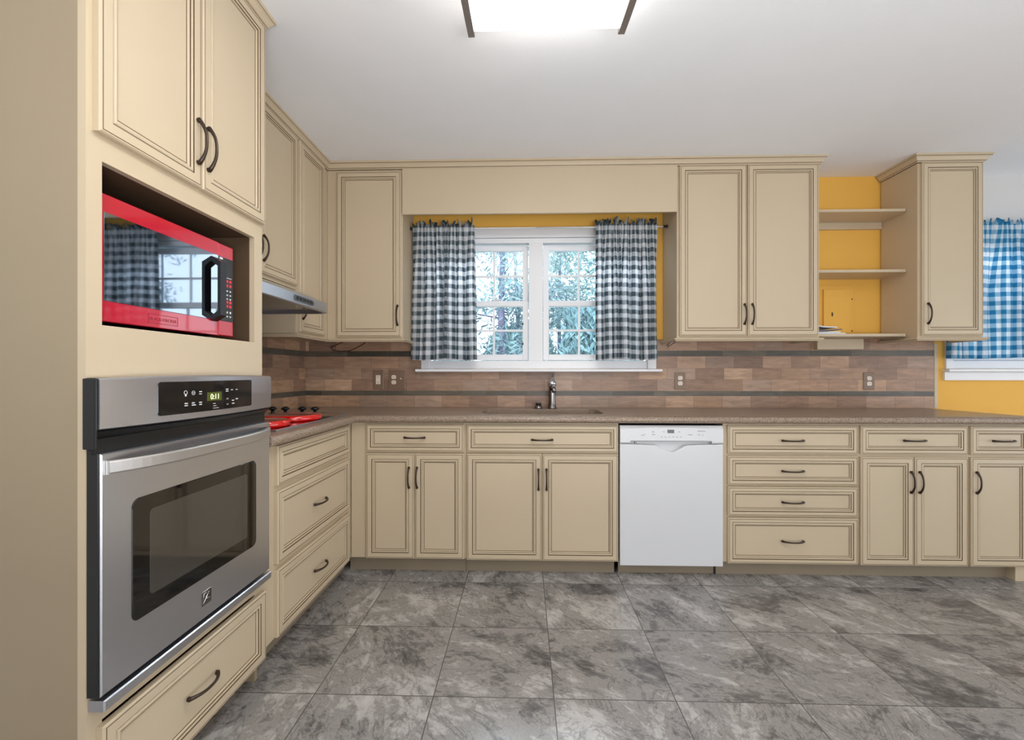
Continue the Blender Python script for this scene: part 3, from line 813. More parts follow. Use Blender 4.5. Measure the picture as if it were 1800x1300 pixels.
# open shelves
def shelf(label, z):
    t = thing('shelf', label, 'shelf', (2.256, 3.19, z))
    mb = MB(); bm = mb.bm
    y0, xa, xb, r = 3.066, 1.9415, 2.5715, .03
    pts = [(xa, 3.2985), (xa, y0), (xb-r, y0)]+[(xb-r+r*math.sin(a), y0+r-r*math.cos(a)) for a in [math.radians(15*k) for k in range(1, 7)]]+[(xb, 3.2985)]
    mb.ring_stack([[(x, y, z) for x, y in pts], [(x, y, z+.018) for x, y in pts]], smooth=False)
    bmesh.ops.bevel(bm, geom=[e for e in bm.edges if abs(e.verts[0].co.y-y0) < .001 and abs(e.verts[1].co.y-y0) < .001], offset=.004, segments=2, affect='EDGES')
    mb.build('board', M['paint'], t)
    return t
s = shelf('top cream shelf between the two right wall cabinets', 2.300)
MB().box(1.942, 2.571, 3.288, 3.309, 2.252, 2.2995).build('cleat', M['paint'], s)
shelf('middle cream shelf between the two right wall cabinets', 1.893)
shelf('bottom cream shelf holding loose papers', 1.462)

# yellow breaker panel and the cream box under it
t = thing('breaker_panel', 'small breaker panel painted yellow on the wall behind the papers', 'breaker panel', (2.26, 3.30, 1.49))
MB().box(2.135, 2.385, 3.300, 3.3095, 1.483, 1.85, bev=.003).build('panel_frame', M['yellow'], t)
dd = MB().box(2.160, 2.352, 3.286, 3.2998, 1.50, 1.82, bev=.003).build('panel_door', M['yellow'], t)
MB().box(2.215, 2.223, 3.282, 3.286, 1.625, 1.652, bev=.001).build('latch', M['slot'], dd)
for z in (1.75, 1.52): MB().lathe((2.370, 3.2998, z), [(.005, 0), (.004, .002)], 10, 'y').build('screw', M['slot'], t)
o = MB().box(2.100, 2.425, 3.262, 3.301, 1.385, 1.4605, bev=.003).build('junction_cover', M['paint'])
tag(o, 'cream cover box on the tiles under the bottom shelf', 'cover box')

# papers
def paper(label, x, y, z, w, d, rz, m, curl):
    bm = bmesh.new(); n = 10; top = []; 
    for i in range(n+1):
        for j in range(3):
            u = -w/2+w*i/n; v = -d/2+d*j/2
            zz = z+curl*((i/n)**2 if curl > 0 else 0)+.001*math.sin(i*1.1)*(1 if curl else 0)
            ca, sa = math.cos(rz), math.sin(rz)
            top.append(bm.verts.new((x+u*ca-v*sa, y+u*sa+v*ca, zz)))
    for i in range(n):
        for j in range(2): bm.faces.new((top[i*3+j], top[i*3+j+1], top[(i+1)*3+j+1], top[(i+1)*3+j]))
    mb = MB(); mb.bm.free(); mb.bm = bm
    o = mb.build('paper_leaflet', m, None, loc=(x, y, z))
    sd = o.modifiers.new('thickness', 'SOLIDIFY'); sd.thickness = .007; sd.offset = 0
    tag(o, label, 'paper', 'loose papers on the bottom shelf')
ZS = 1.4808
paper('white printed leaflet lying flat at the bottom of the paper pile', 2.06, 3.165, ZS+.0045, .235, .15, .05, M['paper'], 0)
paper('white leaflet second from the bottom of the paper pile', 2.045, 3.17, ZS+.0135, .21, .14, -.10, M['paper'], 0)
paper('dark printed leaflet in the middle of the paper pile', 2.05, 3.165, ZS+.0225, .21, .15, .12, M['paper_dark'], .012)
paper('white leaflet on top of the paper pile with a lifted edge', 2.03, 3.165, ZS+.046, .19, .14, PI-.04, M['paper'], .024)

# ------------------------------------------------------------------ tall oven cabinet
FT = LEFTRUN(-1.045)
TY0, TY1 = 1.035, 1.750
t = thing('oven_cabinet', 'tall cream oven cabinet at the left with microwave niche, doors above and drawer below', 'oven cabinet', (-1.34, 1.39, 0))
mb = MB()
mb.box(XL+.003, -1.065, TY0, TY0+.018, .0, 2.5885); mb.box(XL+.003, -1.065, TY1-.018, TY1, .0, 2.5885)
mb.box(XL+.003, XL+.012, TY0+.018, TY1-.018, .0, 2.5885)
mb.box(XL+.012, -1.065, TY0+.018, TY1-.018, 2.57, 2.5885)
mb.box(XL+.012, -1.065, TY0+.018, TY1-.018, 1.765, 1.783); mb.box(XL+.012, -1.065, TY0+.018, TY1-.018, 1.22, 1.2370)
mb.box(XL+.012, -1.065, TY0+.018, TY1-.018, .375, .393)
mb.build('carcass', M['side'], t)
mb = MB()
mb.box(-1.065, -1.045, TY0, 1.076, .098, 2.5885); mb.box(-1.065, -1.045, 1.700, TY1, .098, 2.5885)
for z0, z1 in ((.098, .10), (.36, .418), (1.205, 1.335), (1.740, 2.5885)): mb.box(-1.065, -1.045, 1.076, 1.700, z0, z1)
bmesh.ops.remove_doubles(mb.bm, verts=mb.bm.verts, dist=1e-5)
mb.build('face_frame', M['paint'], t)
mb = MB()
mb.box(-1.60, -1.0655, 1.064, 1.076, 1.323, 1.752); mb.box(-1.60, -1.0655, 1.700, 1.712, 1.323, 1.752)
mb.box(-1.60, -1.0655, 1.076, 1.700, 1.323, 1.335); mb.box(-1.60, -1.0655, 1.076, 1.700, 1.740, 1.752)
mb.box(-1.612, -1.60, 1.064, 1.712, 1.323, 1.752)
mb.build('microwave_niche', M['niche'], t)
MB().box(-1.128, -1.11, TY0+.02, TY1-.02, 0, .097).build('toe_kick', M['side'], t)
d = front(t, 'door', FT, 1.051, 1.3935, 1.803, 2.586); pull(d, FT, 1.374, 1.943, .02, 1, .14)
d = front(t, 'door', FT, 1.3985, 1.742, 1.803, 2.586); pull(d, FT, 1.419, 1.940, .02, 1, .14)
d = front(t, 'drawer_front', FT, 1.060, 1.746, .084, .353); pull(d, FT, 1.395, .222, .02, 0, .13)
MB().sweep([(XL+.003, TY0), (-1.045, TY0), (-1.045, TY1), (-1.29, TY1)], CROWN, pm=CROWN_M).build('crown_molding', PG, t)

# ------------------------------------------------------------------ text helper
def text_mesh(name, body, size, fr, a, b, c, m, parent, depth=.0006, align='CENTER'):
    cu = bpy.data.curves.new(name, 'FONT'); cu.body = body; cu.size = size; cu.align_x = align; cu.extrude = depth
    tmp = bpy.data.objects.new(name+'_curve', cu); C.objects.link(tmp)
    bpy.context.view_layer.update()
    me = bpy.data.meshes.new_from_object(tmp.evaluated_get(bpy.context.evaluated_depsgraph_get()))
    bpy.data.objects.remove(tmp); bpy.data.curves.remove(cu)
    o0 = wloc(parent)
    for v in me.vertices:
        p = fr(a+v.co.x, b+v.co.y, c+v.co.z); v.co = p-o0
    me.materials.clear(); me.materials.append(m)
    ob = bpy.data.objects.new(name, me); C.objects.link(ob); ob.parent = parent
    return ob

# ------------------------------------------------------------------ wall oven
def rounded_rect(a0, a1, b0, b1, r, n=5):
    pts = []
    for ca, cb, s in ((a1-r, b1-r, 0), (a0+r, b1-r, 90), (a0+r, b0+r, 180), (a1-r, b0+r, 270)):
        for k in range(n+1):
            th = math.radians(s+90*k/n); pts.append((ca+r*math.cos(th), cb+r*math.sin(th)))
    return pts
def slab(fr, pts, c0, c1, mb=None, edge=.002):
    mb = mb or MB()
    ca = sum(p[0] for p in pts)/len(pts); cb = sum(p[1] for p in pts)/len(pts)
    sh = lambda e: [(p[0]-e*(1 if p[0] > ca else -1), p[1]-e*(1 if p[1] > cb else -1)) for p in pts]
    mb.ring_stack([[fr(a, b, c0) for a, b in pts], [fr(a, b, c1-edge) for a, b in pts], [fr(a, b, c1) for a, b in sh(edge)]], smooth=False)
    return mb

def oven():
    F0 = LEFTRUN(0)
    t = thing('wall_oven', 'stainless steel built in wall oven under the microwave', 'oven', (-1.3, 1.39, .42))
    MB().box(-1.60, -1.0455, 1.079, 1.697, .421, 1.202).build('oven_body', M['blackgap'], t)
    # black mounting flange in front of the cabinet frame
    MB().box(-1.0445, -1.034, 1.037, 1.748, .440, 1.205).build('flange', M['black'], t)
    # door
    D0, D1, Z0, Z1, XF = 1.040, 1.746, .440, 1.022, -1.012
    mb = MB(); slab(F0, [(D0, Z0), (D1, Z0), (D1, Z1), (D0, Z1)], -1.0335, XF, mb, .003)
    dr = mb.build('door', M['steel'], t)
    MB().box(-1.0333, XF-.006, D0-.004, D0-.0004, Z0, Z1).build('door_edge', M['black'], dr)
    slab(F0, rounded_rect(1.122, 1.656, .570, .890, .022), XF, XF+.0022).build('window_surround', M['ovglass'], dr)
    slab(F0, rounded_rect(1.176, 1.600, .618, .850, .012), XF+.0022, XF+.0030, None, .0004).build('window', M['ovinner'], dr)
    # bowed flat bar handle, its ends curving back onto the door
    mb = MB(); rings = []
    n = 32; y0, y1 = 1.051, 1.734
    for i in range(n+1):
        s = -1+2*i/n; y = (y0+y1)/2+s*(y1-y0)/2
        x = XF+.0005+.052*(1-abs(s)**3.2)
        rings.append([(x, y, .970), (x+.008, y, .9715), (x+.010, y, .976), (x+.010, y, .999), (x+.008, y, 1.0035), (x, y, 1.005)])
    mb.ring_stack(rings, smooth=False); mb.build('door_handle', M['satin'], dr)
    # brand tile: dark square crossed by a slanting stroke
    F1 = LEFTRUN(XF)
    mb = slab(F1, rounded_rect(1.372, 1.414, .483, .527, .002), 0, .002, None, .0005)
    k0 = len(mb.bm.faces)
    mb.tube([F1(1.376, .490, .0022), F1(1.388, .503, .0024), F1(1.402, .520, .0022)], .0013, 6)
    mb.tube([F1(1.388, .503, .0022), F1(1.412, .497, .0022)], .0013, 6)
    mb.tube([F1(1.376, .502, .0022), F1(1.380, .520, .0022), F1(1.396, .523, .0022)], .001, 6)
    mb.bm.faces.ensure_lookup_table()
    for f in mb.bm.faces[k0:]: f.material_index = 1
    mb.build('badge', [M['nickel'], M['chrome']], dr)
    # bottom vent trim
    mb = MB(); slab(F0, [(1.040, .405), (1.746, .405), (1.746, .432), (1.040, .432)], -1.044, -1.004, mb, .003); mb.build('bottom_trim', M['steel'], t)
    # control panel bowed outwards
    mb = MB(); rings = []; n = 28; P0, P1 = 1.032, 1.748
    bow = lambda s: -1.008+.032*(1-s*s)
    for i in range(n+1):
        s = -1+2*i/n; y = (P0+P1)/2+s*(P1-P0)/2; x = bow(s)
        zt = 1.2035+.006*(1-s*s); zb = 1.077
        rings.append([(-1.0335, y, zb), (x-.012, y, zb), (x, y, zb+.006), (x+.001, y, (zt+zb)/2), (x, y, zt-.004), (x-.004, y, zt), (-1.0335, y, zt)])
    mb.ring_stack(rings, smooth=False)
    bmesh.ops.recalc_face_normals(mb.bm, faces=mb.bm.faces)
    cp = mb.build('control_panel', M['steel'], t)
    mb = MB()
    for y in (P0-.006,): mb.box(-1.044, -1.012, y-.001, y+.0055, 1.035, 1.204, bev=.003)
    mb.build('end_cap', M['black'], t)
    mb = MB(); rings = []
    for i in range(n+1):
        s = -1+2*i/n; y = (P0+P1)/2+s*(P1-P0)/2; x = bow(s)
        rings.append([(-1.0335, y, 1.056), (x-.020, y, 1.063), (x-.006, y, 1.0765), (-1.0335, y, 1.0768)])
    mb.ring_stack(rings, smooth=False); mb.build('air_slot_lip', M['black'], t)
    # black glass display following the bow
    def onbow(a, b, c):
        s = (a-(P0+P1)/2)/((P1-P0)/2); return V((bow(s)+.001+c, a, b))
    A0, A1, B0, B1 = 1.175, 1.582, 1.100, 1.192
    mb = MB(); rings = []; m_ = 20
    rc_ = .008; ds_ = [0, .0004, .0012, .0024, .004, .006, .008]
    for a in [A0+d_ for d_ in ds_]+[A0+(A1-A0)*i/m_ for i in range(1, m_)]+[A1-d_ for d_ in reversed(ds_)]:
        d_ = min(a-A0, A1-a, rc_); e = rc_-math.sqrt(max(0, rc_*rc_-(rc_-d_)**2))
        rings.append([onbow(a, B0+e, -.004), onbow(a, B0+e, .0014), onbow(a, B1-e, .0014), onbow(a, B1-e, -.004)])
    mb.ring_stack(rings, smooth=False); gp = mb.build('display_glass', M['ovpanel'], t)
    quad = lambda mb, a0, a1, b0, b1: mb.ring_stack([[onbow(a, b0, .0015), onbow(a, b1, .0015), onbow(a, b1, .0024), onbow(a, b0, .0024)] for a in (a0, a1)], smooth=False)
    mb = MB(); quad(mb, 1.345, 1.408, 1.130, 1.157); lc = mb.build('lcd_window', M['lcdgreen'], gp)
    sF = lambda a, b, c: onbow(a, b, c)
    text_mesh('digits', '0:11', .024, sF, 1.378, 1.135, .0026, M['digit'], gp, .0003)
    def mark(fn):
        mb = MB(); fn(mb); mb.build('touch_key', M['whiteprint'], gp)
    def ringmark(mb, a, b, r):
        k = 14; pr_ = ((r, .0015), (r, .0022), (r-.0012, .0022), (r-.0012, .0015))
        R_ = [[mb.bm.verts.new(onbow(a+math.cos(2*PI*i/k)*q, b+math.sin(2*PI*i/k)*q, c)) for q, c in pr_] for i in range(k)]
        for i in range(k):
            for j in range(4): mb.bm.faces.new((R_[i][j], R_[(i+1) % k][j], R_[(i+1) % k][(j+1) % 4], R_[i][(j+1) % 4]))
    mark(lambda m: ringmark(m, 1.262, 1.160, .006)); mark(lambda m: quad(m, 1.2595, 1.2645, 1.149, 1.154))
    mark(lambda m: ringmark(m, 1.290, 1.158, .0062)); mark(lambda m: quad(m, 1.287, 1.293, 1.1572, 1.1588))
    for a, b, w, h in ((1.312, 1.159, .010, .003), (1.312, 1.153, .010, .002), (1.258, 1.127, .011, .003), (1.258, 1.121, .011, .0025), (1.284, 1.127, .010, .003), (1.284, 1.121, .014, .0025), (1.312, 1.127, .010, .003), (1.312, 1.121, .010, .0025),
                       (1.370, 1.120, .010, .0014), (1.370, 1.113, .014, .0014), (1.370, 1.106, .024, .0014),
                       (1.430, 1.162, .012, .003), (1.430, 1.156, .012, .0025), (1.456, 1.160, .010, .002), (1.482, 1.160, .010, .002), (1.462, 1.124, .010, .003), (1.482, 1.128, .012, .003), (1.462, 1.114, .012, .003)):
        mark(lambda m: quad(m, a, a+w, b, b+h))
    for s_, bb in ((1, 1.134), (-1, 1.112)):
        def chev(m):
            R_ = [[m.bm.verts.new(onbow(1.438+q*.005, bb-s_*abs(q)*.004+e, c_)) for e, c_ in ((0, .0015), (.0012, .0015), (.0012, .0022), (0, .0022))] for q in (-1, 0, 1)]
            for i in range(2):
                for j in range(4): m.bm.faces.new((R_[i][j], R_[i+1][j], R_[i+1][(j+1) % 4], R_[i][(j+1) % 4]))
        mark(chev)
oven()

# ------------------------------------------------------------------ microwave
def microwave():
    t = thing('microwave', 'red countertop microwave with a dark mirrored door inside the niche', 'microwave', (-1.33, 1.39, 1.336))
    Y0, Y1, Z0, Z1, XF = 1.120, 1.640, 1.350, 1.682, -1.088
    MB().box(-1.50, XF-.030, Y0+.004, Y1-.004, Z0+.004, Z1-.004, bev=.004).build('body', M['black'], t)
    F0 = LEFTRUN(XF-.0295)
    fz = .0295; ys = 1.556
    dr = slab(F0, [(Y0, Z0), (ys-.001, Z0), (ys-.001, Z1), (Y0, Z1)], 0, fz, None, .002).build('door', M['red'], t)
    slab(F0, [(Y0+.004, 1.404), (ys-.0015, 1.404), (ys-.0015, 1.634), (Y0+.004, 1.634)], fz, fz+.0022, None, .0005).build('door_glass', M['mwglass'], dr)
    pn = slab(F0, [(ys+.001, Z0), (Y1, Z0), (Y1, Z1), (ys+.001, Z1)], 0, fz, None, .004).build('control_panel', M['red'], t)
    kp = slab(F0, [(ys+.002, 1.404), (Y1-.004, 1.404), (Y1-.004, 1.634), (ys+.002, 1.634)], fz, fz+.0015, None, .0005).build('keypad', M['ovpanel'], t)
    def key(m_, *q): MB().fbox(F0, *q, fz+.0015, fz+.0022).build('key', m_, kp)
    for z in (1.546, 1.530, 1.470, 1.455):
        for i in range(3): key(M['pinkprint'], ys+.024+i*.017, ys+.035+i*.017, z, z+.010)
    for z, h in ((1.513, .008), (1.498, .008), (1.484, .008), (1.434, .012), (1.420, .008)):
        for i in range(3): key(M['whiteprint'], ys+.026+i*.017, ys+.033+i*.017, z, z+h*.6)
    key(M['whiteprint'], ys+.022, ys+.070, 1.562, 1.564); key(M['whiteprint'], ys+.006, ys+.022, 1.624, 1.631)
    # bow handle: trapezoid in profile, mirrored by the glass behind it
    HY0, HY1, XO = 1.518, 1.550, -1.053
    xd = XF+.0024
    o_ = [(xd, 1.398), (XO, 1.418), (XO, 1.603), (xd, 1.623)]
    i_ = [(xd, 1.606), (XO-.010, 1.588), (XO-.010, 1.433), (xd, 1.415)]
    pts = o_+i_
    mb = MB(); bm = mb.bm
    A_ = [bm.verts.new((x, HY0, z)) for x, z in pts]; B_ = [bm.verts.new((x, HY1, z)) for x, z in pts]
    for i in range(8):
        j = (i+1) % 8; bm.faces.new((A_[i], A_[j], B_[j], B_[i]))
    for L_ in (A_, B_):
        for q in ((0, 1, 6, 7), (1, 2, 5, 6), (2, 3, 4, 5)): bm.faces.new([L_[i] for i in q])
    mb.build('door_handle', M['black'], dr)
    # brand plate on the lower band
    F2 = LEFTRUN(XF)
    fm = MB()
    for a0, a1, b0, b1 in ((1.262, 1.372, 1.3625, 1.364), (1.262, 1.372, 1.388, 1.3895), (1.262, 1.2635, 1.364, 1.388), (1.3705, 1.372, 1.364, 1.388)):
        fm.fbox(F2, a0, a1, b0, b1, 0, .0006)
    bp = fm.build('brand_frame', M['darkred'], dr)
    text_mesh('brand_lettering', 'BLACK+DECKER', .0135, F2, 1.317, 1.3712, 0, M['darkred'], dr)
    for y in (Y0+.05, Y1-.05):
        for x in (XF-.06, -1.46): MB().lathe((x, y, 1.3355), [(.012, 0), (.014, .012), (.014, .0175)], 14).build('foot', M['black'], t)
microwave()

# ------------------------------------------------------------------ range hood
def hood():
    t = thing('range_hood', 'slim stainless steel range hood under the left wall cabinet', 'range hood', (-1.4, 2.19, 1.56))
    y0, y1 = 1.815, 2.570
    xb, xf = XL+.010, -1.125
    mb = MB(); bm = mb.bm
    # outline in plan: front corner at the far end is rounded off
    def plan(xfr, r): return [(xb, y0), (xfr-r, y0), (xfr, y0+r)]+[(xfr, y1-.06), (xfr-.012, y1-.03), (xfr-.05, y1)]+[(xb, y1)]
    lv = [(xf-.002, 1.559, .004), (xf, 1.563, .004), (xf, 1.610, .004), (xf-.004, 1.616, .004), (xf-.15, 1.676, .004), (xf-.20, 1.6815, .004)]
    rings = [[(x, y, z) for x, y in plan(x_, r)] for x_, z, r in lv]
    # underside rim: step in and up so that the bottom reads as a recess
    rim = [(xb+(x-xb)*.965, y0+.012+(y-y0)*.968, z) for x, y, z in rings[0]]
    up = [(x, y, z+.022) for x, y, z in rim]
    mb.ring_stack([up, rim]+rings, smooth=False)
    mb.build('body', M['steel'], t)
    mb = MB(); mb.box(xb+.06, xf-.07, y0+.06, y1-.08, 1.574, 1.5805); mb.build('filter', M['nickel'], t)
    FH = LEFTRUN(xf)
    sp = slab(FH, [(2.155, 1.572), (2.335, 1.572), (2.352, 1.578), (2.352, 1.594), (2.335, 1.601), (2.155, 1.601), (2.150, 1.594), (2.150, 1.578)], 0, .003, None, .0008).build('switch_panel', M['lcd'], t)
    for i in range(5): MB().fbox(FH, 2.168+i*.035, 2.192+i*.035, 1.579, 1.594, .003, .0048).build('push_button', M['black'], sp)
hood()

# ------------------------------------------------------------------ outlets
YT = YB-.008
def plate(label, name, x0, x1, z0, z1, items):
    t = thing(name, label, 'outlet', ((x0+x1)/2, YT, z0))
    MB().box(x0, x1, YT-.006, YT-.0003, z0, z1, bev=.003).build('cover_plate', M['plate'], t)
    F = BACKRUN(YT-.006)
    for kind, cx, cz in items:
        if kind == 'duplex':
            for dz in (-.0195, .0195):
                mb = MB(); slab(F, rounded_rect(cx-.0165, cx+.0165, cz+dz-.0145, cz+dz+.0145, .010), 0, .003, mb, .001)
                r = mb.build('receptacle', M['ivory'], t)
                mb = MB()
                for dx in (-.006, .006): mb.fbox(F, cx+dx-.0012, cx+dx+.0012, cz+dz-.001, cz+dz+.008, .003, .0034)
                mb.lathe((cx, YT-.009, cz+dz-.007), [(.0024, 0), (.0024, .0004)], 10, 'y')
                mb.build('slots', M['slot'], r)
        elif kind == 'decora':
            mb = MB(); slab(F, rounded_rect(cx-.0165, cx+.0165, cz-.0335, cz+.0335, .002), 0, .003, mb, .001)
            r = mb.build('receptacle', M['ivory'], t)
            mb = MB()
            for dz in (-.020, .020):
                for dx in (-.006, .006): mb.fbox(F, cx+dx-.0012, cx+dx+.0012, cz+dz-.001, cz+dz+.008, .003, .0034)
                mb.lathe((cx, YT-.009, cz+dz-.007), [(.0024, 0), (.0024, .0004)], 10, 'y')
            mb.build('slots', M['slot'], r)
        else:
            mb = MB(); mb.tube([(cx, YT-.005, cz-.001), (cx, YT-.011, cz+.003), (cx, YT-.018, cz+.007)], [.005, .0048, .0042], 10, .8)
            mb.build('toggle', M['ivory'], t)
    return t
plate('brown outlet plate with one rectangular receptacle left of the window', 'outlet', -1.129, -1.050, 1.094, 1.238, [('decora', -1.0895, 1.166)])
plate('wide brown plate with a round faced outlet and a toggle switch left of the window', 'outlet', -1.010, -.886, 1.094, 1.236, [('duplex', -.972, 1.166), ('toggle', -.918, 1.170)])
plate('brown outlet plate with ivory receptacles just right of the sink window', 'outlet', 1.098, 1.176, 1.096, 1.222, [('duplex', 1.137, 1.160)])
plate('brown outlet plate with ivory receptacles at the right end of the backsplash', 'outlet', 2.450, 2.528, 1.094, 1.220, [('duplex', 2.489, 1.158)])

# cables under the wall cabinets
pts = [(-1.30, 3.20, 1.447), (-1.36, 3.24, 1.43), (-1.43, 3.26, 1.405), (-1.42, 3.27, 1.385), (-1.36, 3.275, 1.376), (-1.29, 3.27, 1.380), (-1.22, 3.26, 1.41), (-1.17, 3.24, 1.435), (-1.15, 3.22, 1.447)]
tag(MB().tube(pts, .0028, 8).build('cable', M['cable'], None, smooth=True), 'thin dark cable looping below the corner wall cabinet', 'cable')
pts = [(1.0345, 3.10, 1.448), (1.01, 3.11, 1.43), (.985, 3.12, 1.408), (.990, 3.12, 1.398), (1.005, 3.12, 1.405), (1.04, 3.11, 1.43), (1.055, 3.10, 1.448)]
tag(MB().tube(pts, .0025, 8).build('cable', M['cable'], None, smooth=True), 'short dark cable end hanging under the cabinet right of the window', 'cable')

# ------------------------------------------------------------------ ceiling light
def ceiling_light():
    x0, x1, y0, y1 = -.222, .392, .46, 1.745
    t = thing('ceiling_light', 'long lit ceiling light with a curved white diffuser and bronze side rails', 'ceiling light', ((x0+x1)/2, (y0+y1)/2, CEIL))
    cy = (y0+y1)/2
    zf = lambda y: 2.502+.052*((y-cy)/((y1-y0)/2))**2
    MB().box(x0+.02, x1-.02, y0+.03, y1-.03, 2.60, CEIL-.0005).build('housing', M['white'], t)
    mb = MB(); n = 30; ys = [y0+(y1-y0)*i/n for i in range(n+1)]
    mb.ring_stack([[(x0+.026, y, zf(y)), (x1-.026, y, zf(y)), (x1-.026, y, zf(y)+.006), (x0+.026, y, zf(y)+.006)] for y in ys], smooth=False)
    mb.build('diffuser', M['diffuser'], t)
    for a, b in ((x0, x0+.0255), (x1-.0255, x1)):
        mb = MB()
        mb.ring_stack([[(a, y, zf(y)-.012), (b, y, zf(y)-.012), (b, y, zf(y)+.022), (a, y, zf(y)+.022)] for y in [y0-.02]+ys+[y1+.02]], smooth=False)
        mb.build('side_rail', M['lampmetal'], t)
    for y in (y0+.15, y1-.15): MB().box(.07, .10, y-.01, y+.01, zf(y)+.0065, 2.60).build('mounting_post', M['white'], t)
ceiling_light()

# ------------------------------------------------------------------ outside
struct(MB().box(-30, 40, 3.6, 60, -.75, -.6).build('ground', M['grass']), 'meadow outside the windows')
def tree(label, x, y, h, r, lean, crown, seed, m, nleaf, leaf=.16, branches=12):
    rr = random.Random(seed)
    t = thing('pine_tree', label, 'tree', (x, y, -.6))
    mb = MB(); pts = []; rad = []
    for i in range(9):
        f = i/8; pts.append((x+lean*f*h*.12+.06*math.sin(f*5+seed), y+.05*math.cos(f*4), -.62+h*f)); rad.append(r*(1-.8*f))
    mb.tube(pts, rad, 9)
    bl = []
    for i in range(branches):
        f = rr.uniform(crown, .97); k = min(7, int(f*8)); p = V(pts[k]).lerp(V(pts[k+1]), f*8-k)
        a = rr.uniform(0, 2*PI); L = h*rr.uniform(.12, .24)*(1.1-f*.5)
        q = [p, p+V((math.cos(a)*L*.5, math.sin(a)*L*.5, L*.08)), p+V((math.cos(a)*L, math.sin(a)*L, L*rr.uniform(-.05, .3)))]
        mb.tube(q, [r*.28*(1-.6*f), r*.18*(1-.6*f), r*.06], 5); bl.append(q)
    mb.build('trunk', M['trunk'], t, smooth=True)
    bm = bmesh.new()
    for i in range(int(nleaf*2.6)):
        q = rr.choice(bl); f = rr.uniform(.3, 1.08)
        p = q[0].lerp(q[1], f*2) if f < .5 else q[1].lerp(q[2], f*2-1)
        p = p+V((rr.gauss(0, .26), rr.gauss(0, .26), rr.gauss(.04, .2)))
        s = leaf*.62*rr.uniform(.5, 1.3)
        d = V((rr.gauss(0, 1), rr.gauss(0, 1), rr.gauss(0, .8))).normalized(); e = d.orthogonal().normalized(); e.rotate(Matrix.Rotation(rr.uniform(0, 6.28), 3, d))
        w = d.cross(e)
        bm.faces.new([bm.verts.new(p+v) for v in (e*s, w*s*.2, -e*s, -w*s*.2)])
    mb = MB(); mb.bm.free(); mb.bm = bm
    mb.build('foliage', m, t)
def bush(label, x, y, w, h, seed, m, n=1500):
    rr = random.Random(seed); bm = bmesh.new()
    for i in range(n*2):
        a = rr.uniform(0, 2*PI); q = math.sqrt(rr.random()); z = rr.random()**.8
        rad = w*(1-.55*z**2)*q
        p = V((x+math.cos(a)*rad, y+math.sin(a)*rad*.8, -.6+h*z))
        s = rr.uniform(.06, .16)
        d = V((rr.gauss(0, 1), rr.gauss(0, 1), rr.gauss(0, .6))).normalized(); e = (V((0, 0, 1))+V((rr.gauss(0, .7), rr.gauss(0, .7), 0))).normalized()
        wv = d.cross(e).normalized()
        bm.faces.new([bm.verts.new(p+v) for v in (e*s*1.3, wv*s*.3, -e*s*1.3, -wv*s*.3)])
    mb = MB(); mb.bm.free(); mb.bm = bm
    o = mb.build('shrub', m, None, loc=(x, y, -.6))
    tag(o, label, 'shrub')
tree('pine with the thick lilac trunk seen through the left sash', -.42, 9.5, 7.5, .105, -.05, .22, 3, M['needle'], 2300, .15, 22)
tree('slim pine just right of the thick trunk in the left sash', .0, 10.5, 6.8, .08, -.3, .25, 8, M['needle'], 1500, .14, 14)
tree('pale leafy tree at the left edge of the left sash', -2.6, 11.5, 6.5, .13, .2, .22, 15, M['needle2'], 2200, .15, 20)
tree('tall pale tree seen at the top of the right sash', 2.0, 11.0, 8.0, .13, .15, .32, 21, M['needle2'], 2400, .16, 22)
tree('distant thin tree in the middle of the right sash', 1.15, 14.5, 7.0, .10, .05, .28, 27, M['needle2'], 1600, .16, 18)
tree('tree standing farthest left beyond the curtain', -4.6, 13.5, 8.0, .15, .1, .25, 33, M['needle'], 1800, .17, 18)
tree('tree outside the right end window', 8.4, 12.0, 7.5, .15, .1, .25, 41, M['needle'], 1800, .17, 18)
tree('tree standing between the two windows outside', 4.6, 13.0, 8.0, .15, -.1, .25, 47, M['needle2'], 1800, .17, 18)
bush('dense blue green shrub low in the right sash beside the muntin', 1.12, 8.6, .62, 3.0, 3, M['shrub'], 2400)
bush('lower shrub at the outer side of the right sash', 2.45, 9.4, .9, 3.0, 5, M['needle2'], 1800)
bush('tangled shrub low in the left sash', -1.75, 9.0, 1.1, 2.8, 9, M['needle'], 2200)
bush('pale shrub behind the two trunks of the left sash', -.1, 12.5, 1.5, 3.1, 12, M['needle2'], 2000)
bush('broad shrub outside the right end window', 7.0, 9.0, 1.4, 2.8, 14, M['shrub'], 2000)
bush('broad distant shrub closing the view in the right sash', 3.3, 14.5, 2.2, 3.6, 17, M['needle'], 2200)
bush('broad distant shrub at the left of the view', -3.6, 13.0, 2.0, 3.4, 19, M['needle'], 2200)

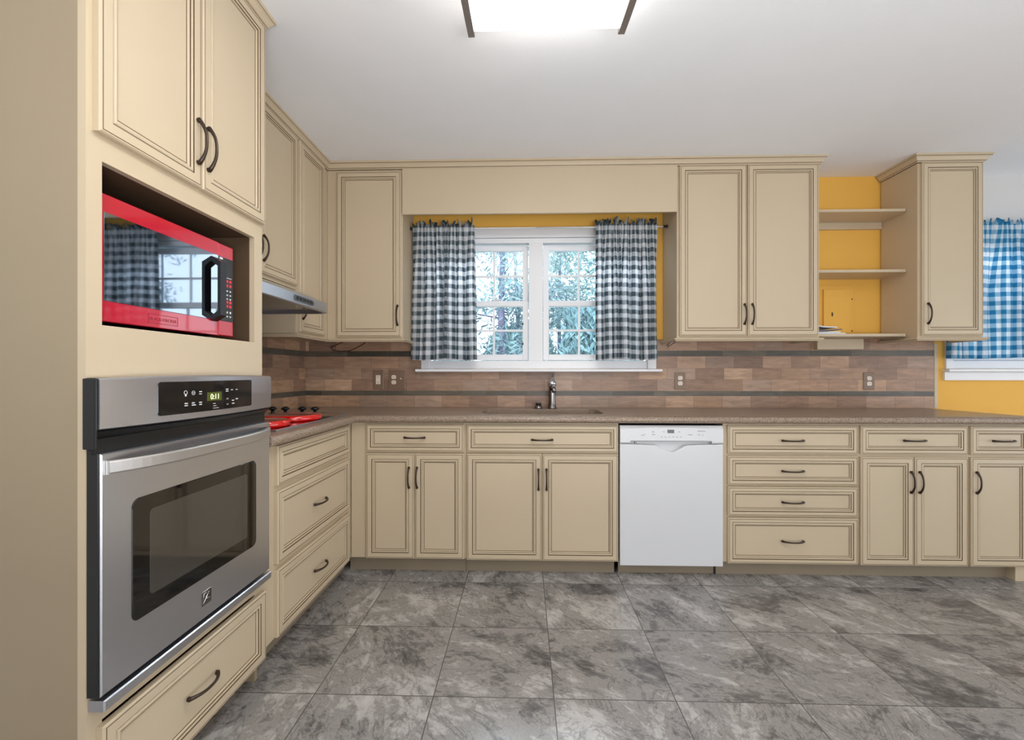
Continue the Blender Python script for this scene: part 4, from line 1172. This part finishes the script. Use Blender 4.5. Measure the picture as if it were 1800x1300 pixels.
# ------------------------------------------------------------------ light
w = bpy.data.worlds.new('World'); bpy.context.scene.world = w; w.use_nodes = True
bg = w.node_tree.nodes['Background']; bg.inputs[0].default_value = (.88, .94, 1, 1); bg.inputs[1].default_value = 3.0
def light(name, kind, loc, rot, energy, col, **kw):
    l = bpy.data.lights.new(name, kind); l.energy = energy; l.color = col
    for k, v in kw.items(): setattr(l, k, v)
    o = bpy.data.objects.new(name, l); C.objects.link(o); o.location = loc; o.rotation_euler = rot
    return o
light('sun', 'SUN', (0, -10, 20), (math.radians(48), 0, 0), 2.5, (1, .96, .9), angle=.03)
# daylight of the dining room glass doors at the right, and an unseen fill lamp added behind the viewer to brighten the ceiling
light('dining_room_daylight', 'AREA', (6.0, .4, .95), (0, math.radians(90), 0), 72, (.86, .93, 1), shape='RECTANGLE', size=1.8, size_y=4.8)
for nm, x, wd, en in (('sink_window_fill', .1, 1.7, 170), ('right_window_fill', 3.75, 1.4, 40)):  # unseen lamps added above each window to strengthen the skylight
    light(nm, 'AREA', (x, 3.95, 2.75), (math.radians(-52), 0, 0), en, (.82, .91, 1), shape='RECTANGLE', size=wd, size_y=.7)
light('low_fill_behind', 'AREA', (1.9, -2.5, .75), (math.radians(88), 0, math.radians(4)), 54, (.96, .98, 1), shape='RECTANGLE', size=3.0, size_y=1.3)  # unseen low fill lamp added behind the viewer to lift the base cabinets
light('ceiling_fill', 'AREA', (.55, -.6, 1.0), (math.radians(170), 0, 0), 70, (.95, .975, 1), shape='RECTANGLE', size=1.2, size_y=.8)

# ------------------------------------------------------------------ camera
cam = bpy.data.cameras.new('camera'); co = bpy.data.objects.new('camera', cam); C.objects.link(co)
cam.sensor_fit = 'HORIZONTAL'; cam.sensor_width = 36; cam.lens = 785/1800*36
cam.shift_y = 5/1800; cam.clip_start = .02; cam.clip_end = 300
co.location = (0, 0, 1.217); co.rotation_euler = (PI/2, 0, math.atan(22/785))
sc = bpy.context.scene; sc.camera = co
sc.view_settings.view_transform = 'Standard'; sc.view_settings.look = 'None'; sc.view_settings.exposure = 0.0; sc.view_settings.gamma = 1
sc.view_settings.use_curve_mapping = False
sc.cycles.max_bounces = 8; sc.cycles.diffuse_bounces = 5; sc.cycles.glossy_bounces = 4; sc.cycles.transparent_max_bounces = 12
sc.cycles.use_denoising = True
sc.cycles.sample_clamp_indirect = 6
